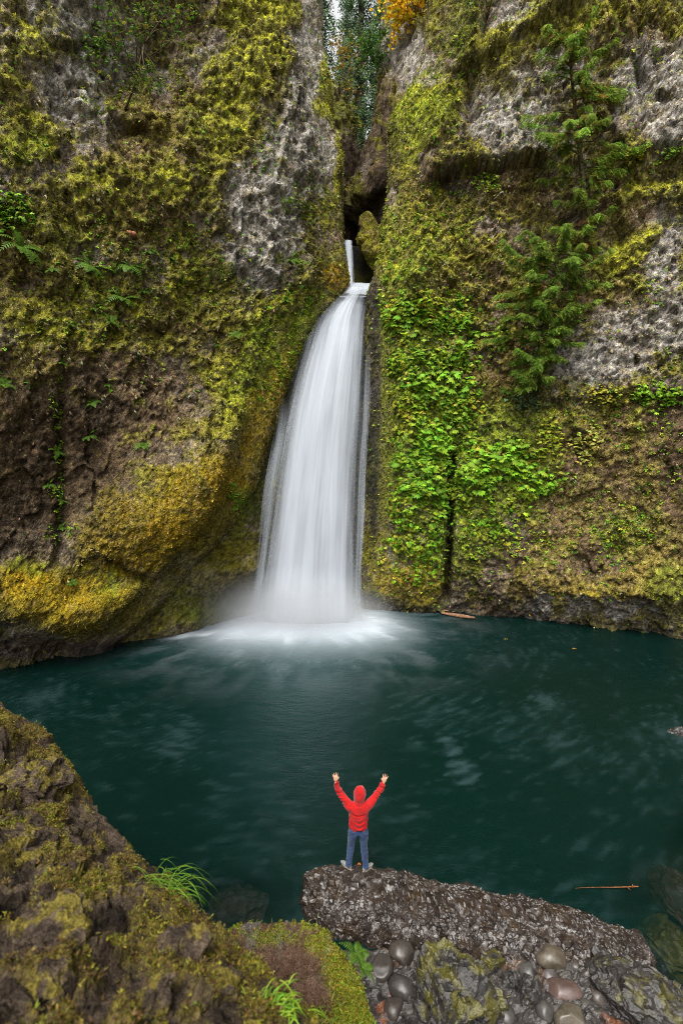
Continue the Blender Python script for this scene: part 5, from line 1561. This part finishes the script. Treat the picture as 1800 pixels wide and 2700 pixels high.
grass_clump("long bright green grass tuft arching off the bank's edge over the pool", on_bank(362, 2045), 170, 0.36, (0.85, 0.1, 0.35), 2, (0.10, 0.22, 0.018), spread=0.4, w=0.0026, rad=0.09)
grass_clump("soft blurred bright grass at the bottom edge between bank and soil", on_bank(630, 2318) + np.array([0, 0, -.02]), 110, 0.16, (0.6, 0.4, 0.8), 3, (0.18, 0.36, 0.025), 0.6, 0.003, 0.05)
grass_clump("short grass along the soil ledge's back rim", on_ledge(612, 2152), 60, 0.12, (0.0, 0.2, 1.0), 4, (0.16, 0.22, 0.03), 0.8, 0.003, 0.10)
grass_clump("fine grass in the mossy corner of the soil ledge", on_ledge(770, 2345), 60, 0.2, (0.1, 0.0, 1.0), 5, (0.17, 0.25, 0.03), 0.9, 0.004, 0.10)
grass_clump("small grass tuft on the ledge rim beside the slab's left end", on_ledge(708, 2150), 40, 0.15, (0.1, 0.2, 1.0), 6, (0.18, 0.22, 0.04), 0.8, 0.003, 0.07)
pz = on_ledge(806, 2195)
fern(0, 0, 0.22, "small upper fern hanging off the mossy ledge beside the stones", pos=pz + np.array([0.02, 0.02, 0.0]), nrm=unit(np.array([0.8, 0.1, 0.5])), n=5, group="ferns on the soil ledge", seed=3)
pz = on_ledge(822, 2232)
fern(0, 0, 0.24, "small lower fern hanging off the mossy ledge beside the stones", pos=pz + np.array([0.02, 0, 0]), nrm=unit(np.array([0.8, 0.1, 0.5])), n=5, group="ferns on the soil ledge", seed=8)
# broad round leaf plant
pz = on_ledge(762, 2262)
e = empty("broadleaf_seedling", pz, "single broad bright green leaf on the ledge's mossy corner", "plant")
V, F, C = tube_arrays(curve_pts([pz, pz + np.array([0, 0, .1]), pz + np.array([0.01, -0.01, .2])], 6), 0.004, 5, (0.12, 0.2, 0.03))
attach(np_mesh("stem", V, F, M_LEAF, True, C), e)
a = np.linspace(0, 2 * np.pi, 24, endpoint=False)
rr_ = 0.065 * (1 - 0.25 * np.cos(a) ** 3)
lv = np.stack([rr_ * np.sin(a), -rr_ * np.cos(a) * 0.9, 0.012 * np.cos(2 * a)], -1)
lv = np.concatenate([lv, [[0, 0, -0.008]]]) + pz + np.array([0.01, -0.01, 0.2])
lf = np.stack([np.arange(24), np.roll(np.arange(24), -1), np.full(24, 24)], -1)
attach(np_mesh("leaf", lv, lf, M_LEAF, True, np.tile([0.13, 0.33, 0.02], (25, 1))), e)

for o_ in COL.objects:
    if o_.parent is not None and o_.name.split(".")[0] in ("branches", "stems", "crown", "leaves", "foliage"):
        o_["kind"] = "stuff"                                # too fine to pick apart one by one

# ------------------------------------------------------------------ wood and fallen leaves
def wood(name, label, cat, pts, rad, col, seg=7, jit=0.06, extra=None, moss=None):
    P = curve_pts(pts, 16)
    n = len(P)
    rr_ = np.interp(np.linspace(0, 1, n), np.linspace(0, 1, len(rad)), rad)
    parts = [tube_arrays(P, rr_, seg, col, jit)]
    for ep, er_ in (extra or []):
        parts.append(tube_arrays(curve_pts(ep, 6), np.linspace(er_, er_ * .4, 6), 5, col, jit))
    V, F, C = join_arrays(parts)
    C = C * np.clip(1 + 0.6 * fbm(V, 0.15, 3, 4), 0.5, 1.6)[:, None]
    base = P[0]
    o = np_mesh(name, V - base, F, M_BARK, True, C)
    o.location = base
    return tag(o, label, cat)


wood("driftwood_log", "pale reddish driftwood log floating at the foot of the right wall", "log", [DZ(1013, 1408, .08), DZ(1040, 1412, .1), DZ(1065, 1416, .1), DZ(1090, 1419, .08)], [.05, .10, .11, .05], (0.17, 0.09, 0.05), extra=[([DZ(1015, 1404, .12), DZ(1022, 1402, .15), DZ(1030, 1404, .12)], .06)])
wood("floating_branch", "thin orange-brown stick lying on the water right of the slab", "branch", [DZ(1320, 2040, .02), DZ(1360, 2038, .03), DZ(1410, 2038, .05), DZ(1464, 2036, .06)], [.004, .008, .012, .015], (0.12, 0.045, 0.016), extra=[([DZ(1450, 2038, .05), DZ(1452, 2031, .12)], .02), ([DZ(1440, 2038, .05), DZ(1446, 2044, .05)], .016)])


def wallpt(cl, x, y, d=0.1):
    p, n = nearest(cl, x, y)
    return p + n * d


wood("fallen_branch", "moss-covered diagonal branch lying on the wall left of the cedars", "branch", [wallpt(RIGHT, 1062, 595, .15), wallpt(RIGHT, 1085, 582, .2), wallpt(RIGHT, 1115, 565, .2), wallpt(RIGHT, 1140, 540, .15)], [.05, .07, .07, .04], (0.17, 0.14, 0.015))
wood("bleached_branch", "bleached forked branch hooked on the wall below the overhang", "branch", [wallpt(RIGHT, 1130, 462, .1), wallpt(RIGHT, 1143, 446, .25), wallpt(RIGHT, 1150, 452, .2), wallpt(RIGHT, 1159, 462, .1)], [.02, .03, .03, .015], (0.42, 0.36, 0.30))
wood("thin_stick", "thin bare upright stick on the mossy wall near the lip", "branch", [wallpt(RIGHT, 1003, 484, .1), wallpt(RIGHT, 1008, 470, .25), wallpt(RIGHT, 1011, 458, .3)], [.018, .015, .01], (0.34, 0.28, 0.2))
wood("wood_chunk", "splintered reddish wood chunk caught on the left wall", "wood", [wallpt(LEFT, 288, 533, .1), wallpt(LEFT, 300, 540, .15), wallpt(LEFT, 312, 549, .1)], [.05, .1, .04], (0.30, 0.13, 0.07), 5, .2)
for x, y, lb_ in ((1161, 1467, "yellow fallen leaf floating off the foot of the right wall"), (1319, 1489, "tiny yellow leaf floating farther right on the pool")):
    c0 = DZ(x, y, 0.03)
    o = np_mesh("fallen_leaf", STAR[0] * 0.28, STAR[1], M_LEAF, False, np.tile([0.28, 0.16, 0.02], (len(STAR[0]), 1)))
    o.location = c0
    tag(o, lb_, "leaf")
c0 = SLABV[np.argmin(((SLABV - DZ(824, 1978, .55)) ** 2).sum(1))]
o = np_mesh("fallen_leaf", STAR[0] * 0.11, STAR[1], M_LEAF, False, np.tile([0.5, 0.14, 0.02], (len(STAR[0]), 1)))
o.location = c0 + np.array([0, 0, 0.03]); tag(o, "orange leaf on the slab between the person's shoes", "leaf")
# roots and needles on the near bank
for k_, (q, lb_) in enumerate((([(545, 2172), (590, 2192), (630, 2215), (655, 2232)], "pale root running along the bank above the soil"), ([(630, 2240), (655, 2232), (648, 2262)], "short forked root below the long pale root"))):
    b = [on_ledge(x, y) + np.array([0, 0, .05]) for x, y in q]
    wood("root", lb_, "root", b, [.008, .012, .01, .006], (0.22, 0.16, 0.10), 6)


# ------------------------------------------------------------------ person with raised arms
def loft(path, rads, seg=20, side=(1, 0, 0)):
    """elliptical sections along a path: rads (rx along side, ry across)"""
    P = np.array(path, float); R_ = np.array(rads, float)
    n = len(P) * 5
    P = curve_pts(P, n); R_ = np.abs(curve_pts(R_, n))
    tan = unit(np.gradient(P, axis=0))
    sd_ = np.tile(np.array(side, float), (n, 1)); sd_ = unit(sd_ - tan * (sd_ * tan).sum(1, keepdims=True))
    nn = np.cross(tan, sd_)
    a = np.linspace(0, 2 * np.pi, seg, endpoint=False)
    V = P[:, None] + np.cos(a)[None, :, None] * sd_[:, None] * R_[:, :1, None] + np.sin(a)[None, :, None] * nn[:, None] * R_[:, 1:, None]
    i = np.arange(n * seg).reshape(n, seg); j = np.roll(i, -1, 1)
    F = [tuple(f) for f in np.stack([i[:-1], j[:-1], j[1:], i[1:]], -1).reshape(-1, 4)]
    F.append(tuple(i[0][::-1])); F.append(tuple(i[-1]))
    return V.reshape(-1, 3), F


def union(name, lofts, voxel, smooth=4):
    """melt overlapping lofts into one continuous skin"""
    V, F, o_ = [], [], 0
    for v, f in lofts:
        V += [tuple(x) for x in v]; F += [tuple(k_ + o_ for k_ in q) for q in f]; o_ += len(v)
    me = bpy.data.meshes.new(name); me.from_pydata(V, [], F); me.update()
    bm = bmesh.new(); bm.from_mesh(me); bmesh.ops.recalc_face_normals(bm, faces=bm.faces); bm.to_mesh(me); bm.free()
    o = bpy.data.objects.new(name, me); COL.objects.link(o)
    m = o.modifiers.new("r", 'REMESH'); m.mode = 'VOXEL'; m.voxel_size = voxel; m.use_smooth_shade = True
    if smooth:
        s = o.modifiers.new("s", 'SMOOTH'); s.factor = 0.5; s.iterations = smooth
    dg = bpy.context.evaluated_depsgraph_get()
    me2 = bpy.data.meshes.new_from_object(o.evaluated_get(dg))
    me2.name = name
    bpy.data.objects.remove(o)
    for q in me2.polygons: q.use_smooth = True
    return me2


def cloth_mat(name, base, var, rough, bscale):
    m, ns, L, out = new_mat(name)
    tc = ns.new("ShaderNodeTexCoord")
    n1 = N(ns, "ShaderNodeTexNoise", Scale=bscale, Detail=4.0)
    n2 = N(ns, "ShaderNodeTexNoise", Scale=9.0, Detail=3.0)
    L.new(tc.outputs["Object"], n1.inputs["Vector"]); L.new(tc.outputs["Object"], n2.inputs["Vector"])
    mx = N(ns, "ShaderNodeMix", data_type='RGBA')
    mx.inputs[6].default_value = (*base, 1); mx.inputs[7].default_value = (*var, 1)
    mr = N(ns, "ShaderNodeMapRange"); mr.inputs["From Min"].default_value = 0.35; mr.inputs["From Max"].default_value = 0.65
    L.new(n2.outputs["Fac"], mr.inputs["Value"]); L.new(mr.outputs[0], mx.inputs[0])
    b = ns.new("ShaderNodeBsdfPrincipled")
    b.inputs["Roughness"].default_value = rough; b.inputs["Specular IOR Level"].default_value = 0.2
    b.inputs["Sheen Weight"].default_value = 0.15
    L.new(mx.outputs[2], b.inputs["Base Color"])
    bp = N(ns, "ShaderNodeBump", Strength=0.3, Distance=0.004)
    L.new(n1.outputs["Fac"], bp.inputs["Height"]); L.new(bp.outputs[0], b.inputs["Normal"])
    L.new(b.outputs[0], out.inputs["Surface"])
    return m


M_RED = cloth_mat("red_fleece", (0.33, 0.0045, 0.0045), (0.23, 0.003, 0.0035), 0.9, 260)
M_JEAN = cloth_mat("blue_denim", (0.008, 0.023, 0.068), (0.018, 0.042, 0.105), 0.85, 320)
M_SKIN = cloth_mat("skin", (0.42, 0.235, 0.15), (0.38, 0.20, 0.13), 0.5, 120)
M_SHOE = cloth_mat("grey_mesh_shoe", (0.13, 0.13, 0.125), (0.18, 0.175, 0.165), 0.8, 200)
M_SOLE = cloth_mat("cream_sole", (0.30, 0.25, 0.20), (0.25, 0.21, 0.17), 0.7, 100)
M_BELT = cloth_mat("black_waistband", (0.012, 0.012, 0.014), (0.02, 0.02, 0.022), 0.7, 200)

feet = DZ(822, 1990, 0.565)
person = empty("person", feet, "person in red hooded sweatshirt and blue jeans, arms raised, seen from behind on the slab", "person")
zf = lambda x, y: SLABV[np.argmin((SLABV[:, 0] - feet[0] - x) ** 2 + (SLABV[:, 1] - feet[1] - y) ** 2 + 4 * (SLABV[:, 2] < 0.2))][2] - feet[2]
lz, rz_ = zf(-.2, .02), zf(.16, -.06)
SH = {-1: (-0.205, 0.02, 1.42), 1: (0.215, 0.02, 1.41)}
EL = {-1: (-0.375, 0.10, 1.60), 1: (0.385, 0.10, 1.57)}
WR = {-1: (-0.455, 0.12, 1.835), 1: (0.515, 0.12, 1.805)}
ANK = {-1: (-0.195, 0.0, 0.11 + lz), 1: (0.155, -0.05, 0.11 + rz_)}
KNE = {-1: (-0.14, 0.03, 0.50), 1: (0.115, 0.0, 0.50)}
HIP = {-1: (-0.095, 0.0, 0.88), 1: (0.10, 0.0, 0.88)}


def hand_lofts(s):
    w = np.array(WR[s]); tip = np.array({-1: (-0.475, 0.14, 2.03), 1: (0.565, 0.14, 1.99)}[s])
    d = unit(tip - w); across = unit(np.cross(d, (0, 1, 0)))            # across the palm, facing the camera plane
    if across[0] * s > 0: across = -across                               # towards the thumb (inner side)
    lo = [loft([w - d * .06, w, w + d * .04, w + d * .095], [(.026, .021), (.027, .019), (.046, .018), (.046, .015)], 14, across)]
    for k_, (o_, l, fan) in enumerate(((.036, .084, .20), (.012, .095, .04), (-.013, .088, -.13), (-.036, .070, -.34))):
        b = w + d * .082 + across * o_
        q = unit(d + across * fan + np.array([0, .12, 0]))
        lo.append(loft([b, b + q * l * .5, b + q * l + np.array([0, .008, 0])], [(.0105, .010), (.0098, .0095), (.0075, .0075)], 10, across))
    b = w + d * .03 + across * .026
    q = unit(d * .65 + across * .9)
    lo.append(loft([b - across * .012, b + q * .035, b + unit(d * .9 + across * .6) * .075], [(.015, .014), (.0115, .011), (.008, .008)], 10, d))
    return lo


# body: one continuous skin under the clothes, hands showing
body = []
body.append(loft([(0, .01, .86), (0, .015, .98), (0, .01, 1.12), (.01, .01, 1.28), (.01, .02, 1.40), (.01, .025, 1.46)], [(.14, .095), (.145, .095), (.145, .095), (.165, .10), (.15, .085), (.06, .06)]))
body.append(loft([(.012, .03, 1.42), (.018, .045, 1.50), (.022, .06, 1.56)], [(.055, .055), (.052, .055), (.05, .055)]))
body.append(loft([(.022, .07, 1.50), (.024, .075, 1.54), (.027, .07, 1.61), (.03, .06, 1.68), (.03, .06, 1.725)], [(.03, .035), (.06, .075), (.074, .09), (.065, .08), (.02, .03)]))
for s in (-1, 1):
    body.append(loft([SH[s], EL[s], WR[s]], [(.052, .05), (.042, .04), (.026, .022)], 14, (0, 1, 0)))
    body.append(loft([(SH[s][0] * .55, .015, 1.37), SH[s]], [(.08, .07), (.06, .055)], 14, (0, 0, 1)))
    body.append(loft([HIP[s], (np.array(HIP[s]) + KNE[s]) / 2, KNE[s], (np.array(KNE[s]) * .6 + np.array(ANK[s]) * .4), ANK[s]], [(.085, .09), (.075, .078), (.055, .058), (.052, .056), (.036, .04)], 14))
    ta = RAD(48) * s
    fd = np.array([math.sin(ta), math.cos(ta), 0])
    body.append(loft([np.array(ANK[s]) + fd * -.03 + (0, 0, -.05), np.array(ANK[s]) + fd * .05 + (0, 0, -.06), np.array(ANK[s]) + fd * .15 + (0, 0, -.085)], [(.032, .03), (.036, .03), (.035, .018)], 12, (fd[1], -fd[0], 0)))
    body += hand_lofts(s)
me = union("body", body, 0.008, 1)
me.materials.append(M_SKIN)
o = bpy.data.objects.new("body", me); COL.objects.link(o); o.parent = person

# hoodie
hl = [loft([(0, .01, .86), (0, .012, .885), (0, .01, .93), (0, .005, 1.05), (.005, .0, 1.18), (.01, .0, 1.30), (.012, .01, 1.40), (.013, .025, 1.475)],
           [(.165, .118), (.172, .122), (.190, .132), (.187, .130), (.194, .128), (.205, .125), (.190, .112), (.085, .08)], 28)]
for s in (-1, 1):
    hl.append(loft([(SH[s][0] * .35, .0, 1.31), (SH[s][0] * .85, .008, 1.375), (np.array(SH[s]) + np.array(EL[s])) * .5 + (0.0, 0, -.01), EL[s], (np.array(EL[s]) + WR[s]) * .5 + (.012 * s, 0, -.005), np.array(WR[s]) * .92 + np.array(EL[s]) * .08, np.array(WR[s]) * .97 + np.array(EL[s]) * .03],
                   [(.10, .10), (.088, .098), (.070, .078), (.062, .066), (.056, .058), (.047, .047), (.040, .040)], 20, (0, 1, 0)))
# hood: pulled up over the head, peaked, with a fold at the nape
hl.append(loft([(.012, .01, 1.425), (.016, .02, 1.47), (.022, .035, 1.53), (.028, .045, 1.61), (.032, .048, 1.69), (.032, .052, 1.752), (.032, .058, 1.775)],
               [(.115, .095), (.105, .105), (.118, .125), (.126, .132), (.110, .118), (.062, .07), (.02, .025)], 26))
me = union("hoodie", hl, 0.0085, 5)
v = np.array([q.co[:] for q in me.vertices]); nv = np.array([q.normal[:] for q in me.vertices])
back = sstep(0.0, -.06, v[:, 1]); torso = sstep(.24, .19, np.abs(v[:, 0])) * sstep(1.36, 1.25, v[:, 2])
sag = 6.0 * (v[:, 0] - .01) ** 2
fold = np.sin((v[:, 2] - sag + .02 * fbm(v, .2, 2, 3)) * 62) * sstep(1.30, 1.05, v[:, 2]) * torso * (0.4 + 0.6 * back)
yoke = np.exp(-((v[:, 2] - (1.245 + 1.3 * v[:, 0] ** 2)) / .016) ** 2) * back * sstep(.17, .12, np.abs(v[:, 0]))
nape = np.exp(-((np.hypot(v[:, 0] - .015, (v[:, 2] - 1.60)) - .17) / .014) ** 2) * sstep(1.53, 1.40, v[:, 2]) * back
hem = np.exp(-((v[:, 2] - .915) / .008) ** 2)
arm = sstep(.25, .32, np.abs(v[:, 0]))
along = np.abs(v[:, 0]) * .55 + v[:, 2] * .83
wr = np.sin(along * 95 + 8 * fbm(v, .12, 2, 8)) * arm
lump = fbm(v, .10, 3, 6)
dsp = .013 * fold - .028 * yoke - .020 * nape - .014 * hem + .010 * wr + .014 * lump + .010 * np.exp(-((v[:, 2] - 1.275) / .02) ** 2) * back * torso
hood = sstep(1.49, 1.53, v[:, 2]) * (np.abs(v[:, 0] - .03) < .15)
ridge = np.exp(-((np.abs(v[:, 0] - .03) - .055 - .02 * np.sin(v[:, 2] * 20)) / .012) ** 2) * hood
dsp += .006 * ridge
v = v + nv * dsp[:, None]
me.vertices.foreach_set("co", v.astype(np.float32).ravel()); me.update()
me.materials.append(M_RED)
hoodie = bpy.data.objects.new("hoodie", me); COL.objects.link(hoodie); hoodie.parent = person

# jeans
jl = [loft([(0, .01, .945), (0, .012, .90), (0, .01, .84), (0, .008, .77)], [(.150, .105), (.160, .115), (.172, .125), (.165, .115)], 26)]
for s in (-1, 1):
    k3 = np.array(KNE[s]); a3 = np.array(ANK[s]); h3 = np.array(HIP[s])
    jl.append(loft([h3 + (-.006 * s, 0, .0), h3 * .65 + k3 * .35, k3 + (0, 0, .04), k3 * .7 + a3 * .3, k3 * .3 + a3 * .7, a3 + (0, -.005, -.035)],
                   [(.098, .112), (.095, .105), (.075, .082), (.070, .078), (.062, .068), (.064, .072)], 20))
me = union("jeans", jl, 0.008, 4)
v = np.array([q.co[:] for q in me.vertices]); nv = np.array([q.normal[:] for q in me.vertices])
seat = np.exp(-((v[:, 2] - .80) / .07) ** 2)
w_ = np.sin((v[:, 2] + .6 * np.abs(v[:, 0]) + .03 * fbm(v, .15, 2, 2)) * 85)
dsp = .008 * w_ * sstep(.9, .75, v[:, 2]) * (0.4 + seat) + .010 * fbm(v, .09, 3, 5) + .005 * np.sin(v[:, 2] * 120 + 5 * fbm(v, .1, 2, 1)) * sstep(.30, .15, v[:, 2])
cleft = -.016 * np.exp(-(v[:, 0] / .014) ** 2) * seat * sstep(0, -.05, v[:, 1])
v = v + nv * (dsp + cleft)[:, None]
me.vertices.foreach_set("co", v.astype(np.float32).ravel()); me.update()
me.materials.append(M_JEAN)
jeans = bpy.data.objects.new("jeans", me); COL.objects.link(jeans); jeans.parent = person
v, F = loft([(0, .012, .885), (0, .012, .905), (0, .012, .93), (0, .012, .95)], [(.160, .116), (.163, .119), (.161, .117), (.155, .112)], 30)
me = bpy.data.meshes.new("waistband"); me.from_pydata([tuple(q) for q in v], [], F); me.update(); me.materials.append(M_BELT)
o = bpy.data.objects.new("waistband", me); COL.objects.link(o); o.parent = jeans
for sx in (-1, 1):                                              # back pockets
    g = np.array([(sx * (.035 + .075 * a), 0, .80 - .095 * b) for b in np.linspace(0, 1, 7) for a in np.linspace(0, 1, 7)])
    jv = np.array([q.co[:] for q in jeans.data.vertices])
    for q in g:
        m = (np.hypot(jv[:, 0] - q[0], jv[:, 2] - q[2]) < .02) & (jv[:, 1] < 0)
        q[1] = (jv[m, 1].min() if m.any() else -.11) - .004
    o = np_mesh("back_pocket", g, grid_faces(7, 7, sx > 0), M_JEAN, True, parent=jeans)

# shoes
for s in (-1, 1):
    ta = RAD(46) * s
    fd = np.array([math.sin(ta), math.cos(ta), 0]); sd_ = np.array([fd[1], -fd[0], 0])
    a3 = np.array(ANK[s]); g0 = np.array([a3[0], a3[1], a3[2] - .11])
    up = [loft([g0 + fd * -.075 + (0, 0, .06), g0 + fd * -.05 + (0, 0, .062), g0 + (0, 0, .068), g0 + fd * .09 + (0, 0, .052), g0 + fd * .17 + (0, 0, .040), g0 + fd * .205 + (0, 0, .034)],
               [(.022, .03), (.038, .046), (.041, .05), (.046, .034), (.042, .024), (.018, .012)], 18, sd_),
          loft([g0 + fd * -.02 + (0, 0, .05), g0 + fd * -.015 + (0, 0, .12)], [(.042, .05), (.04, .048)], 16, sd_)]
    me = union("shoe", up, 0.007, 3); me.materials.append(M_SHOE)
    sh = bpy.data.objects.new("shoe", me); COL.objects.link(sh); sh.parent = person
    a = np.linspace(0, 2 * np.pi, 28, endpoint=False)
    ol = []
    for z_, k_ in ((-.006, .96), (.012, 1.04), (.030, 1.0)):
        for q in a:
            L_ = math.cos(q); wv = math.sin(q)
            ol.append(g0 + fd * (.065 + .15 * L_ * k_) + sd_ * wv * k_ * (.044 - .006 * (1 - L_) * .8) + np.array([0, 0, z_ + .012 * max(L_, 0) ** 3]))
    i = np.arange(84).reshape(3, 28); j = np.roll(i, -1, 1)
    F = [tuple(f) for f in np.stack([i[:-1], j[:-1], j[1:], i[1:]], -1).reshape(-1, 4)] + [tuple(i[0][::-1]), tuple(i[-1])]
    me = bpy.data.meshes.new("sole"); me.from_pydata([tuple(q) for q in ol], [], F); me.update(); me.materials.append(M_SOLE)
    o = bpy.data.objects.new("sole", me); COL.objects.link(o); o.parent = sh
